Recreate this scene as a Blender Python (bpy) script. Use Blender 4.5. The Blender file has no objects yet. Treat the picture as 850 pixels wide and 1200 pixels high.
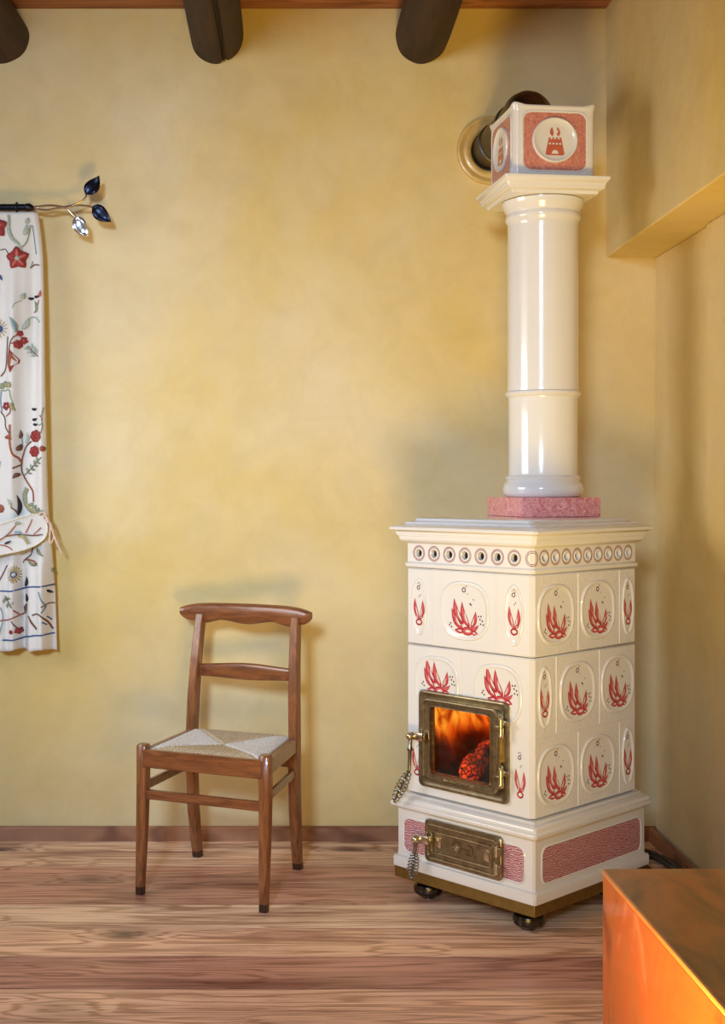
import bpy, bmesh, math, random
from mathutils import Vector, Matrix
from mathutils.geometry import tessellate_polygon
random.seed(7)
PI = math.pi
sc = bpy.context.scene
C = sc.collection

# ------------------------------------------------------------------ materials
def nt(name):
    m = bpy.data.materials.new(name); m.use_nodes = True
    n = m.node_tree; n.nodes.clear()
    out = n.nodes.new('ShaderNodeOutputMaterial')
    return m, n, out
def nd(n, t, **kw):
    x = n.nodes.new(t)
    for k, v in kw.items():
        if k in x.inputs: x.inputs[k].default_value = v
        else: setattr(x, k, v)
    return x
def ramp(n, src, stops):
    r = n.nodes.new('ShaderNodeValToRGB'); e = r.color_ramp.elements
    while len(e) < len(stops): e.new(0.5)
    for el, (p, c) in zip(e, stops):
        el.position = p; el.color = (*c, 1) if len(c) == 3 else c
    n.links.new(src, r.inputs['Fac']); return r
def coords(n, scale=(1,1,1), loc=(0,0,0), kind='Object'):
    tc = n.nodes.new('ShaderNodeTexCoord'); mp = n.nodes.new('ShaderNodeMapping')
    mp.inputs['Scale'].default_value = scale; mp.inputs['Location'].default_value = loc
    n.links.new(tc.outputs[kind], mp.inputs['Vector']); return mp.outputs['Vector']
def noise(n, vec, scale, detail=4, rough=.5, dist=0):
    x = nd(n, 'ShaderNodeTexNoise', Scale=scale, Detail=detail, Roughness=rough, Distortion=dist)
    if vec is not None: n.links.new(vec, x.inputs['Vector'])
    return x.outputs['Fac']
def bump(n, h, strength, dist, b):
    x = nd(n, 'ShaderNodeBump', Strength=strength, Distance=dist)
    n.links.new(h, x.inputs['Height']); n.links.new(x.outputs['Normal'], b.inputs['Normal']); return x
def pbr(n, out, rough=.5, metal=0, coat=0, spec=.5):
    b = n.nodes.new('ShaderNodeBsdfPrincipled')
    b.inputs['Roughness'].default_value = rough; b.inputs['Metallic'].default_value = metal
    b.inputs['Coat Weight'].default_value = coat; b.inputs['Coat Roughness'].default_value = .06
    b.inputs['Specular IOR Level'].default_value = spec
    n.links.new(b.outputs[0], out.inputs[0]); return b
def mixc(n, fac, a, b, mode='MIX'):
    x = n.nodes.new('ShaderNodeMix'); x.data_type = 'RGBA'; x.blend_type = mode
    for sock, v in ((0, fac), (6, a), (7, b)):
        if isinstance(v, (int, float)): x.inputs[sock].default_value = v
        elif isinstance(v, tuple): x.inputs[sock].default_value = (*v, 1)
        else: n.links.new(v, x.inputs[sock])
    return x.outputs[2]
def simple(name, col, rough=.5, metal=0, coat=0, var=.12, vs=30, bs=0, bsc=60, spec=.5, stretch=(1,1,1)):
    m, n, out = nt(name); b = pbr(n, out, rough, metal, coat, spec)
    v = coords(n, stretch)
    f = noise(n, v, vs, 4)
    r = ramp(n, f, [(.3, tuple(max(0, c*(1-var)) for c in col)), (.7, tuple(min(1, c*(1+var)) for c in col))])
    n.links.new(r.outputs[0], b.inputs['Base Color'])
    if bs: bump(n, noise(n, v, bsc, 3), bs, .002, b)
    return m

M = {}
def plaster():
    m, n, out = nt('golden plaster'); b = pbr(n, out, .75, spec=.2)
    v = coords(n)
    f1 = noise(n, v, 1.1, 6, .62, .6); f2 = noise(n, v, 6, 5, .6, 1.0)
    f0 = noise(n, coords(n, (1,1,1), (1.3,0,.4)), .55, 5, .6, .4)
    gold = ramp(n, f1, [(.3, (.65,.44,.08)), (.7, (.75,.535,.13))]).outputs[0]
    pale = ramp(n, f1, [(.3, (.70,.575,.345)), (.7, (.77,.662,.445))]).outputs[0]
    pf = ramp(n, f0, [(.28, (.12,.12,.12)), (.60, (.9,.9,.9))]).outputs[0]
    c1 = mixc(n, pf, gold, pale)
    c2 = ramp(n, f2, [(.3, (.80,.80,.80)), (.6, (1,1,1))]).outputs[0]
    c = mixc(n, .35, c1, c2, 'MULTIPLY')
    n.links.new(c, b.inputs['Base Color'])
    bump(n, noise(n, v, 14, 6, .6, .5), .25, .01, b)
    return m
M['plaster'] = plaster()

def floorwood(name, tones, gap=True, rough=.36, axis='x'):
    m, n, out = nt(name); b = pbr(n, out, rough, spec=.45)
    geo = n.nodes.new('ShaderNodeNewGeometry')
    rnd = geo.outputs['Random Per Island']
    tc = n.nodes.new('ShaderNodeTexCoord')
    # shift every plank's grain by its own amount
    cmb = n.nodes.new('ShaderNodeCombineXYZ')
    mul = nd(n, 'ShaderNodeMath', operation='MULTIPLY'); n.links.new(rnd, mul.inputs[0]); mul.inputs[1].default_value = 37
    n.links.new(mul.outputs[0], cmb.inputs[0]); n.links.new(mul.outputs[0], cmb.inputs[2])
    add = nd(n, 'ShaderNodeVectorMath', operation='ADD')
    n.links.new(tc.outputs['Object'], add.inputs[0]); n.links.new(cmb.outputs[0], add.inputs[1])
    def mp(s, w=add.outputs[0]):
        x = n.nodes.new('ShaderNodeMapping'); x.inputs['Scale'].default_value = s if axis == 'x' else (s[1], s[0], s[2])
        n.links.new(w, x.inputs['Vector']); return x.outputs[0]
    # knots: voronoi cells stretched along the grain bend the rings round them
    vo = nd(n, 'ShaderNodeTexVoronoi', Scale=1.0); n.links.new(mp((2.3, 3.4, 1)), vo.inputs['Vector'])
    vd = vo.outputs['Distance']
    kn = ramp(n, vd, [(0, (1,1,1)), (.08, (.9,.9,.9)), (.16, (.30,.30,.30)), (.30, (0,0,0))]).outputs[0]
    w = nd(n, 'ShaderNodeTexNoise', Scale=1.0, Detail=3, Roughness=.5, Distortion=.4); n.links.new(mp((.6, 8, 1)), w.inputs['Vector'])
    fld = nd(n, 'ShaderNodeMath', operation='MULTIPLY_ADD'); fld.inputs[1].default_value = 1.0
    n.links.new(w.outputs['Fac'], fld.inputs[0])
    inv = ramp(n, vd, [(0, (.30,.30,.30)), (.12, (.16,.16,.16)), (.4, (0,0,0))]).outputs[0]
    n.links.new(inv, fld.inputs[2])
    rg = nd(n, 'ShaderNodeMath', operation='MULTIPLY'); n.links.new(fld.outputs[0], rg.inputs[0]); rg.inputs[1].default_value = 75
    si = nd(n, 'ShaderNodeMath', operation='SINE'); n.links.new(rg.outputs[0], si.inputs[0])
    rings = ramp(n, si.outputs[0], [(0, (1,1,1)), (.55, (.93,.9,.88)), (.93, (.60,.50,.43)), (1, (.52,.42,.36))]).outputs[0]
    si.use_clamp = False
    half = nd(n, 'ShaderNodeMath', operation='MULTIPLY_ADD'); half.inputs[1].default_value = .5; half.inputs[2].default_value = .5
    n.links.new(si.outputs[0], half.inputs[0]); n.links.new(half.outputs[0], rings.node.inputs[0])
    base = ramp(n, rnd, tones).outputs[0]; base.node.color_ramp.interpolation = 'LINEAR'
    pat = ramp(n, noise(n, mp((1.2, 7, 1)), 1.0, 4, .6, .3), [(.32, (.72,.52,.50)), (.47, (1.36,1.32,1.28)), (.68, (1.72,1.7,1.58))]).outputs[0]
    col = mixc(n, 1.0, base, pat, 'MULTIPLY')
    col = mixc(n, .85, col, rings, 'MULTIPLY')
    fine = ramp(n, noise(n, mp((2.2, 120, 1)), 1.0, 5, .75), [(.34, (.52,.40,.34)), (.46, (.88,.82,.78)), (.66, (1.16,1.15,1.12))]).outputs[0]
    col = mixc(n, .85, col, fine, 'MULTIPLY')
    col = mixc(n, kn, col, (.10,.055,.042))
    n.links.new(col, b.inputs['Base Color'])
    rr = ramp(n, noise(n, mp((2, 9, 1)), 1.0, 3), [(.3, (rough-.1,)*3), (.7, (rough+.14,)*3)]).outputs[0]
    n.links.new(rr, b.inputs['Roughness'])
    bump(n, noise(n, mp((3, 150, 1)), 1.0, 3), .12, .004, b)
    return m
M['floor'] = floorwood('reclaimed floor boards', [(0, (.52,.30,.20)), (.25, (.80,.60,.43)), (.45, (.52,.28,.20)), (.6, (.80,.62,.45)), (.8, (.70,.45,.31)), (1, (.40,.20,.16))])
M['base_wood'] = floorwood('baseboard wood', [(0, (.25,.125,.07)), (1, (.27,.14,.08))], rough=.45)
M['base_wood_y'] = floorwood('baseboard wood along the side wall', [(0, (.25,.125,.07)), (1, (.27,.14,.08))], rough=.45, axis='y')
M['ceil_wood'] = floorwood('ceiling boards', [(0, (.22,.09,.045)), (1, (.30,.13,.065))], rough=.6)

def woodgrain(name, dark, light, scale=(1,1,1), rough=.4, coat=0, ws=9, bs=.1):
    m, n, out = nt(name); b = pbr(n, out, rough, coat=coat)
    v = coords(n, scale)
    f = noise(n, v, ws, 7, .65, .8)
    r = ramp(n, f, [(.28, dark), (.5, tuple((a+b_)/2 for a, b_ in zip(dark, light))), (.72, light)])
    n.links.new(r.outputs[0], b.inputs['Base Color'])
    bump(n, f, bs, .004, b); return m
M['log'] = woodgrain('dark stained log', (.010,.0045,.0025), (.062,.026,.012), (9,1.2,9), .72, .0, 2.2, .5)
M['dark_fill_cut'] = woodgrain('made-up dark finish of unseen wall', (.06,.03,.015), (.16,.08,.04), (9,9,1), .6, 0, 2)  # made-up dark finish for the unseen front wall, cuts fill light
M['crack'] = simple('log crack', (.008,.004,.003), .9)
M['chair'] = woodgrain('walnut stained chair wood', (.095,.030,.010), (.36,.135,.042), (12,12,1.6), .32, .2, 5, .06)
M['chair_h'] = woodgrain('walnut stained chair rail wood', (.095,.030,.012), (.32,.115,.038), (1.6,12,12), .28, .3, 5, .06)
M['chair_dark'] = woodgrain('dark chair foot wood', (.02,.008,.004), (.07,.025,.01), (12,12,1.6), .4, .1, 5, .06)
def rush(name, a, c):
    m, n, out = nt(name); b = pbr(n, out, .62, spec=.3)
    f = noise(n, coords(n), 150, 4, .7)
    n.links.new(ramp(n, f, [(.3, a), (.7, c)]).outputs[0], b.inputs['Base Color'])
    bump(n, f, .4, .002, b); return m
M['rush_tan'] = rush('natural rush cord', (.40,.29,.16), (.80,.68,.48))
M['rush_sheen'] = rush('rush cord with painted sheen', (.52,.48,.42), (.88,.86,.80))  # same cord, paler: sheen of the side triangles painted into the colour

def glaze(name, col, relief=0, rs=90):
    m, n, out = nt(name); b = pbr(n, out, .16, coat=.6, spec=.5)
    v = coords(n)
    r = ramp(n, noise(n, v, 9, 3), [(.3, tuple(c*.97 for c in col)), (.7, col)])
    n.links.new(r.outputs[0], b.inputs['Base Color'])
    if relief:
        vo = nd(n, 'ShaderNodeTexVoronoi', Scale=rs); n.links.new(v, vo.inputs['Vector'])
        x = nd(n, 'ShaderNodeBump', Strength=relief, Distance=.003)
        n.links.new(vo.outputs['Distance'], x.inputs['Height'])
        n.links.new(x.outputs[0], b.inputs['Normal']); n.links.new(x.outputs[0], b.inputs['Coat Normal'])
    return m
CREAM = (.76,.75,.73)
M['glaze'] = glaze('ivory glazed ceramic', CREAM)
M['glaze_lace'] = glaze('ivory glazed ceramic with lacy relief', CREAM, .35, 130)
M['pink_dark'] = simple('crimson brush glaze', (.42,.035,.045), .2, coat=.5, var=.25, vs=60)
M['pink_mid'] = simple('rose brush glaze', (.60,.12,.135), .2, coat=.5, var=.3, vs=90)
M['dot'] = simple('dark violet brush glaze', (.10,.022,.035), .25, coat=.5)
M['ring_paint'] = simple('plum ring glaze', (.24,.045,.06), .25, coat=.5, var=.3)
def wavy(name):
    m, n, out = nt(name); b = pbr(n, out, .3, coat=.4)
    v = coords(n, (1,1,1))
    wv = nd(n, 'ShaderNodeTexWave', Scale=58, Distortion=7, Detail=3)
    wv.bands_direction = 'Z'; wv.inputs['Detail Scale'].default_value = 1.6
    n.links.new(v, wv.inputs['Vector'])
    n.links.new(ramp(n, wv.outputs['Fac'], [(.25, (.36,.045,.075)), (.55, (.50,.13,.16)), (.8, (.78,.58,.56))]).outputs[0], b.inputs['Base Color'])
    bump(n, wv.outputs['Fac'], .6, .003, b); return m
M['wavy'] = wavy('crimson combed glaze panel')
def salmon(name, a, c, s):
    m, n, out = nt(name); b = pbr(n, out, .3, coat=.4)
    f = noise(n, coords(n), s, 5, .75, 1.2)
    n.links.new(ramp(n, f, [(.36, a), (.5, tuple((x+y)/2 for x, y in zip(a, c))), (.66, c)]).outputs[0], b.inputs['Base Color'])
    bump(n, f, .8, .004, b); return m
M['salmon'] = salmon('stippled red glaze', (.46,.11,.08), (.80,.36,.27), 130)
M['slab'] = salmon('marbled pink glaze', (.66,.12,.16), (.98,.55,.50), 70)
M['brick'] = simple('painted tower red glaze', (.52,.12,.07), .3, coat=.4)
def brass(name, a, c, rough):
    m, n, out = nt(name); b = pbr(n, out, rough, 1.0)
    f = noise(n, coords(n), 40, 5, .6)
    n.links.new(ramp(n, f, [(.3, a), (.7, c)]).outputs[0], b.inputs['Base Color'])
    bump(n, noise(n, coords(n), 400, 2), .15, .001, b); return m
M['bronze'] = brass('burnished bronze casting', (.20,.16,.095), (.38,.32,.20), .38)
M['bronze_lt'] = brass('rubbed bronze edge', (.50,.43,.30), (.75,.68,.54), .26)
M['steel'] = brass('aged steel spring', (.16,.145,.12), (.36,.33,.28), .3)
M['gold'] = brass('brass base band', (.26,.18,.055), (.33,.24,.08), .45)
M['foot'] = brass('dark bronze foot', (.055,.05,.04), (.11,.10,.08), .25)
M['pipe'] = brass('grey enamelled stove pipe', (.10,.085,.065), (.15,.13,.10), .4)
M['rosette'] = simple('gold lacquered rosette', (.66,.43,.13), .35, .1, .3)
M['soot_and_shade'] = simple('soot_and_shade', (.012,.010,.009), .9)  # soot black, also used for dark gaps and painted shade in the cornice holes
M['firebrick'] = simple('sooty firebox lining', (.016,.011,.009), .9, var=.5, vs=20)
def ember():
    m, n, out = nt('glowing charred log'); b = pbr(n, out, .9)
    v = coords(n)
    vo = nd(n, 'ShaderNodeTexVoronoi', Scale=62, feature='DISTANCE_TO_EDGE'); n.links.new(v, vo.inputs['Vector'])
    glow = ramp(n, vo.outputs['Distance'], [(.04, (.0,.0,.0)), (.12, (.55,.55,.55)), (.5, (1,1,1))]).outputs[0]
    big = ramp(n, noise(n, v, 9, 3), [(.42, (0,0,0)), (.70, (1,1,1))]).outputs[0]
    colr = ramp(n, noise(n, v, 30, 3), [(.3, (.9,.02,.004)), (.75, (1,.10,.01))]).outputs[0]
    n.links.new(colr, b.inputs['Emission Color'])
    s = nd(n, 'ShaderNodeMath', operation='MULTIPLY'); n.links.new(glow, s.inputs[0]); n.links.new(big, s.inputs[1])
    s2 = nd(n, 'ShaderNodeMath', operation='MULTIPLY'); n.links.new(s.outputs[0], s2.inputs[0]); s2.inputs[1].default_value = 2.2
    n.links.new(s2.outputs[0], b.inputs['Emission Strength'])
    b.inputs['Base Color'].default_value = (.02,.012,.01,1); return m
M['ember'] = ember()
def flame():
    m, n, out = nt('fire flame'); 
    tc = n.nodes.new('ShaderNodeTexCoord'); sep = n.nodes.new('ShaderNodeSeparateXYZ')
    n.links.new(tc.outputs['UV'], sep.inputs[0])
    obj = coords(n, (1,1,.42))
    f = noise(n, obj, 15, 3, .5, .9)
    # edge fade from the sheet's own UV
    def par(sock, mode='edge'):
        a = nd(n, 'ShaderNodeMath', operation='SUBTRACT'); n.links.new(sock, a.inputs[0]); a.inputs[1].default_value = .5
        a2 = nd(n, 'ShaderNodeMath', operation='ABSOLUTE'); n.links.new(a.outputs[0], a2.inputs[0])
        return ramp(n, a2.outputs[0], [(.15, (1,1,1)), (.5, (0,0,0))]).outputs[0]
    ed = par(sep.outputs[0])
    body = ramp(n, f, [(.30, (0,0,0)), (.56, (1,1,1))]).outputs[0]
    al = nd(n, 'ShaderNodeMath', operation='MULTIPLY'); n.links.new(ed, al.inputs[0]); n.links.new(body, al.inputs[1])
    vv = ramp(n, sep.outputs[1], [(0, (.02,.02,.02)), (.3, (.10,.10,.10)), (.58, (.75,.75,.75)), (.8, (1,1,1))]).outputs[0]
    al2 = nd(n, 'ShaderNodeMath', operation='MULTIPLY'); n.links.new(al.outputs[0], al2.inputs[0]); n.links.new(vv, al2.inputs[1])
    em = nd(n, 'ShaderNodeEmission', Strength=2.0)
    n.links.new(ramp(n, al2.outputs[0], [(0, (.35,.012,.0)), (.30, (.9,.09,.004)), (.6, (1,.25,.012)), (1, (1,.50,.06))]).outputs[0], em.inputs[0])
    tr = n.nodes.new('ShaderNodeBsdfTransparent'); mx = n.nodes.new('ShaderNodeMixShader')
    n.links.new(al2.outputs[0], mx.inputs[0]); n.links.new(tr.outputs[0], mx.inputs[1]); n.links.new(em.outputs[0], mx.inputs[2])
    n.links.new(mx.outputs[0], out.inputs[0]); return m
M['flame'] = flame()
def glassm():
    m, n, out = nt('clear stove glass')
    g = nd(n, 'ShaderNodeBsdfGlossy', Roughness=.03); tr = n.nodes.new('ShaderNodeBsdfTransparent')
    tr.inputs[0].default_value = (.93,.91,.88,1)
    mx = n.nodes.new('ShaderNodeMixShader'); mx.inputs[0].default_value = .04; n.links.new(tr.outputs[0], mx.inputs[1]); n.links.new(g.outputs[0], mx.inputs[2])
    n.links.new(mx.outputs[0], out.inputs[0]); return m
M['glass'] = glassm()
def cabinet(name, stops, s=3.2, scale=(1,1,1), rough=.38):
    m, n, out = nt(name); b = pbr(n, out, rough, coat=.15)
    f = noise(n, coords(n, scale), s, 6, .62, .9)
    n.links.new(ramp(n, f, stops).outputs[0], b.inputs['Base Color'])
    bump(n, noise(n, coords(n), 60, 3), .05, .002, b); return m
M['cab_side'] = cabinet('orange stained panel', [(.34, (.36,.07,.015)), (.46, (.60,.16,.03)), (.56, (.66,.13,.025)), (.72, (.78,.32,.14))], 6.5, (1,1,.5), .5)
M['cab_top'] = cabinet('brown orange stained top', [(.32, (.14,.07,.03)), (.45, (.34,.14,.04)), (.56, (.50,.17,.045)), (.68, (.38,.23,.07))], 5.5, (1.4,.6,1), .3)
M['cab_edge'] = cabinet('orange stained edge', [(.3, (.62,.22,.05)), (.7, (.80,.38,.13))], 5)
def cloth():
    m, n, out = nt('ivory linen'); b = pbr(n, out, .85, spec=.15)
    b.inputs['Base Color'].default_value = (.80,.765,.70,1)
    b.inputs['Sheen Weight'].default_value = .2
    wv = noise(n, coords(n), 500, 2)
    n.links.new(ramp(n, wv, [(.3, (.80,.77,.72)), (.7, (.88,.86,.82))]).outputs[0], b.inputs['Base Color'])
    bump(n, wv, .2, .001, b)
    t = nd(n, 'ShaderNodeBsdfTranslucent'); t.inputs[0].default_value = (.8,.76,.66,1)
    mx = n.nodes.new('ShaderNodeMixShader'); mx.inputs[0].default_value = .22
    n.links.new(b.outputs[0], mx.inputs[1]); n.links.new(t.outputs[0], mx.inputs[2]); n.links.new(mx.outputs[0], out.inputs[0])
    return m
M['cloth'] = cloth()
for k, c in dict(e_red=(.30,.035,.03), e_rust=(.33,.09,.045), e_rose=(.50,.12,.09), e_brown=(.16,.07,.045), e_green=(.27,.30,.19), e_sage=(.40,.45,.36),
                 e_blue=(.045,.095,.26), e_black=(.02,.014,.02), e_gold=(.45,.34,.13), e_teal=(.20,.30,.36), e_cream=(.75,.72,.60)).items():
    M[k] = simple('crewel thread '+k[2:], c, .8, var=.3, vs=220)
M['iron'] = simple('black iron rod', (.02,.02,.026), .3, .8)
M['leaf_iron'] = simple('blue black iron leaf', (.02,.024,.04), .3, .85, bs=.5, bsc=60)
M['leaf_silver'] = simple('polished silver leaf', (.75,.72,.70), .22, .9, bs=.5, bsc=60)
M['twig'] = simple('polished bronze twig', (.62,.50,.38), .25, .9)
M['cord'] = simple('pink cream cotton cord', (.72,.55,.44), .8)
M['black_rubber'] = simple('black rubber cable', (.012,.012,.014), .25)
M['win_white'] = simple('painted window wood', (.7,.68,.62), .5)

# ------------------------------------------------------------------ mesh helpers
class MB:
    def __init__(s): s.v=[]; s.f=[]; s.m=[]; s.mats=[]; s.uv={}
    def mi(s, m):
        if m not in s.mats: s.mats.append(m)
        return s.mats.index(m)
    def add(s, vs, fs, m, T=None):
        b = len(s.v); k = s.mi(m)
        for p in vs:
            p = Vector(p); s.v.append(T @ p if T is not None else p)
        for f in fs: s.f.append(tuple(i+b for i in f)); s.m.append(k)
    def box(s, a, b, m, T=None, ch=0):
        x0,y0,z0 = a; x1,y1,z1 = b
        if ch <= 0:
            s.add([(x0,y0,z0),(x1,y0,z0),(x1,y1,z0),(x0,y1,z0),(x0,y0,z1),(x1,y0,z1),(x1,y1,z1),(x0,y1,z1)],
                  [(3,2,1,0),(4,5,6,7),(0,1,5,4),(1,2,6,5),(2,3,7,6),(3,0,4,7)], m, T); return
        bm = bmesh.new(); bmesh.ops.create_cube(bm, size=1)
        for q in bm.verts: q.co = Vector(((x0+x1)/2+q.co.x*(x1-x0), (y0+y1)/2+q.co.y*(y1-y0), (z0+z1)/2+q.co.z*(z1-z0)))
        bmesh.ops.bevel(bm, geom=bm.edges[:], offset=ch, segments=2, profile=.5, affect='EDGES')
        s.bm(bm, m, T)
    def bm(s, bm, m, T=None):
        bm.verts.index_update()
        s.add([q.co.copy() for q in bm.verts], [[q.index for q in f.verts] for f in bm.faces], m, T); bm.free()
    def loft(s, rings, m, T=None, cap=True, closed=False):
        n = len(rings[0]); vs = [p for r in rings for p in r]; fs = []
        R = len(rings)
        for i in range(R if closed else R-1):
            a = i*n; b = ((i+1) % R)*n
            for j in range(n):
                k = (j+1) % n; fs.append((a+j, a+k, b+k, b+j))
        if cap and not closed:
            fs.append(tuple(range(n))[::-1]); fs.append(tuple((R-1)*n+j for j in range(n)))
        s.add(vs, fs, m, T)
    def lathe(s, prof, m, T=None, n=48):
        rings = [[(r*math.cos(2*PI*j/n), r*math.sin(2*PI*j/n), z) for j in range(n)] for r, z in prof]
        s.loft(rings, m, T)
    def tube(s, pts, r, m, T=None, n=10, closed=False):
        P = [Vector(p) for p in pts]; N = len(P)
        rs = r if isinstance(r, (list, tuple)) else [r]*N
        rings = []; up = None
        for i, p in enumerate(P):
            if closed: t = (P[(i+1)%N]-P[i-1]).normalized()
            else: t = (P[min(i+1,N-1)]-P[max(i-1,0)]).normalized()
            if up is None:
                up = Vector((0,0,1)) if abs(t.z) < .9 else Vector((1,0,0))
            a = (up - t*up.dot(t)).normalized(); up = a; b = t.cross(a)
            rings.append([p + (a*math.cos(2*PI*j/n)+b*math.sin(2*PI*j/n))*rs[i] for j in range(n)])
        s.loft(rings, m, T, closed=closed)
    def build(s, name, parent=None, smooth=35, bevel=0, mod=None):
        me = bpy.data.meshes.new(name); me.from_pydata([tuple(p) for p in s.v], [], s.f)
        for m in s.mats: me.materials.append(M[m])
        me.polygons.foreach_set('material_index', s.m)
        me.validate(); 
        bm = bmesh.new(); bm.from_mesh(me); bmesh.ops.recalc_face_normals(bm, faces=bm.faces); bm.to_mesh(me); bm.free()
        if smooth:
            me.polygons.foreach_set('use_smooth', [True]*len(me.polygons)); me.set_sharp_from_angle(angle=math.radians(smooth))
        me.update()
        o = bpy.data.objects.new(name, me); C.objects.link(o)
        if parent: o.parent = parent
        if bevel:
            b = o.modifiers.new('bevel', 'BEVEL'); b.width = bevel; b.segments = 2; b.limit_method = 'ANGLE'
        return o
def tag(o, label=None, cat=None, group=None, kind=None):
    for k, v in (('label', label), ('category', cat), ('group', group), ('kind', kind)):
        if v: o[k] = v
    return o
def empty(name, loc, rz=0):
    o = bpy.data.objects.new(name, None); C.objects.link(o); o.location = loc; o.rotation_euler = (0,0,rz); o.empty_display_size = .1
    return o
def bake(o):
    """replace the mesh by its modified version"""
    dg = bpy.context.evaluated_depsgraph_get(); dg.update()
    me = bpy.data.meshes.new_from_object(o.evaluated_get(dg)); o.modifiers.clear(); o.data = me
def cut(o, cutter):
    md = o.modifiers.new('cut', 'BOOLEAN'); md.operation = 'DIFFERENCE'; md.solver = 'EXACT'; md.object = cutter
    bake(o)
    o.data.polygons.foreach_set('use_smooth', [True]*len(o.data.polygons)); o.data.set_sharp_from_angle(angle=math.radians(35))
    bpy.data.objects.remove(cutter)
def superellipse(a, b, n, N=40, cx=0, cy=0):
    r = []
    for i in range(N):
        t = 2*PI*i/N; c, s_ = math.cos(t), math.sin(t)
        r.append((cx+a*math.copysign(abs(c)**(2/n), c), cy+b*math.copysign(abs(s_)**(2/n), s_)))
    return r
def rrect(x0, z0, x1, z1, r, k=5):
    P = []
    for cx_, cz, a0 in ((x1-r,z1-r,0),(x0+r,z1-r,90),(x0+r,z0+r,180),(x1-r,z0+r,270)):
        for i in range(k+1):
            a = math.radians(a0+90*i/k); P.append((cx_+r*math.cos(a), cz+r*math.sin(a)))
    return P

# ------------------------------------------------------------------ room
XL, XR, XU, YB, YF, ZC, ZL = -2.3, 1.383, 1.198, 4.74, -1.6, 3.11, 2.18
def struct(mb, name, **k):
    return tag(mb.build(name, smooth=0, **k), kind='structure')
# back wall with an assumed window opening behind the curtain
WX0, WX1, WZ0, WZ1 = -2.05, -1.12, .98, 2.28
b = MB()
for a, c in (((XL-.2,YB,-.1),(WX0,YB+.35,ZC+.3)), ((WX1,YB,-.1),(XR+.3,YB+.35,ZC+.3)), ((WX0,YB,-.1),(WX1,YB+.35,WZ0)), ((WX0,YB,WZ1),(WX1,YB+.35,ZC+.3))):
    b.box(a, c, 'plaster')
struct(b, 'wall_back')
# right wall: the upper part stands 18 cm proud of the lower part
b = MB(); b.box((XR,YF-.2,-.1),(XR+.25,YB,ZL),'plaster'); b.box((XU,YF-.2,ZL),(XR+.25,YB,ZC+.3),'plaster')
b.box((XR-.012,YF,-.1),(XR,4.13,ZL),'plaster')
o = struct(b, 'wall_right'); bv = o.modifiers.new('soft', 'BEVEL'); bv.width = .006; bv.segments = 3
# left wall with an assumed window opening, added for the daylight
LY0, LY1, LZ0, LZ1 = 2.5, 3.9, 1.15, 2.45
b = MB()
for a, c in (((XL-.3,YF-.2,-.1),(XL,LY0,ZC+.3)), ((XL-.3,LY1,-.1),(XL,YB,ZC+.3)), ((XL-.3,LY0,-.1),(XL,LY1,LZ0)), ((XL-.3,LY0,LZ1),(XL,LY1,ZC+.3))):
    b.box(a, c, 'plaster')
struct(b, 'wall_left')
# wall behind the camera with an assumed high window, added for the daylight
FX0, FX1, FZ0, FZ1 = -1.30, -.50, 2.15, 2.95
b = MB()
for a, c in (((XL,YF-.3,-.1),(FX0,YF,ZC+.3)), ((FX1,YF-.3,-.1),(XR,YF,ZC+.3)), ((FX0,YF-.3,-.1),(FX1,YF,FZ0)), ((FX0,YF-.3,FZ1),(FX1,YF,ZC+.3))):
    b.box(a, c, 'dark_fill_cut')
struct(b, 'wall_front')
# floor boards
edges = [4.74, 4.60, 4.42, 4.232, 4.014, 3.805, 3.571, 3.342, 3.12, 2.9]
while edges[-1] > YF-.2: edges.append(edges[-1]-random.uniform(.2,.235))
b = MB()
for y1, y0 in zip(edges[:-1], edges[1:]):
    b.box((XL-.05,y0+.0022,-.05),(XR+.05,y1-.0022,0),'floor')
b.box((XL-.3,YF-.3,-.12),(XR+.3,YB+.3,-.051),'soot_and_shade')
o = tag(b.build('floor', smooth=0), kind='structure')
# ceiling boards
b = MB(); y = YB
while y > YF-.2:
    b.box((XL-.05,y-.16+.001,ZC),(XR+.05,y-.001,ZC+.03),'ceil_wood'); y -= .16
b.box((XL-.3,YF-.3,ZC+.031),(XR+.3,YB+.3,ZC+.2),'soot_and_shade')
struct(b, 'ceiling')
# baseboards
def bprof(o_, z): return [(0,0),(o_,0),(o_,z-.008),(o_-.006,z),(0,z)]
b = MB(); pr = bprof(.016,.054)
b.loft([[(x,YB-p,z) for p,z in pr] for x in (XL,XR)], 'base_wood'); struct(b, 'baseboard_back')
b = MB(); b.loft([[(XR-.013-p,y,z) for p,z in pr] for y in (YF,YB-.016)], 'base_wood_y'); struct(b, 'baseboard_right')
b = MB(); b.loft([[(XL+p,y,z) for p,z in pr] for y in (YF,YB-.016)], 'base_wood_y'); struct(b, 'baseboard_left')
# frames of the assumed, unseen windows
def window(name, fn, w, h):
    b = MB(); t = .055
    def bx(u0,u1,z0,z1): 
        P=[fn(u,d,z) for z in (z0,z1) for d in (0,.05) for u in (u0,u1)]
        b.add(P,[(0,1,3,2),(4,6,7,5),(0,4,5,1),(1,5,7,3),(3,7,6,2),(2,6,4,0)],'win_white')
    bx(0,w,0,t); bx(0,w,h-t,h); bx(0,t,t,h-t); bx(w-t,w,t,h-t); bx(w/2-.02,w/2+.02,t,h-t); bx(t,w-t,h*.6-.012,h*.6+.012)
    o = struct(b, name)
    g = MB(); g.add([fn(u,.024,z) for u,z in ((t,t),(w-t,t),(w-t,h-t),(t,h-t))]+[fn(u,.028,z) for u,z in ((t,t),(w-t,t),(w-t,h-t),(t,h-t))],
        [(0,1,2,3),(7,6,5,4),(0,4,5,1),(1,5,6,2),(2,6,7,3),(3,7,4,0)],'glass'); g.build('pane', o, smooth=0)
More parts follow.
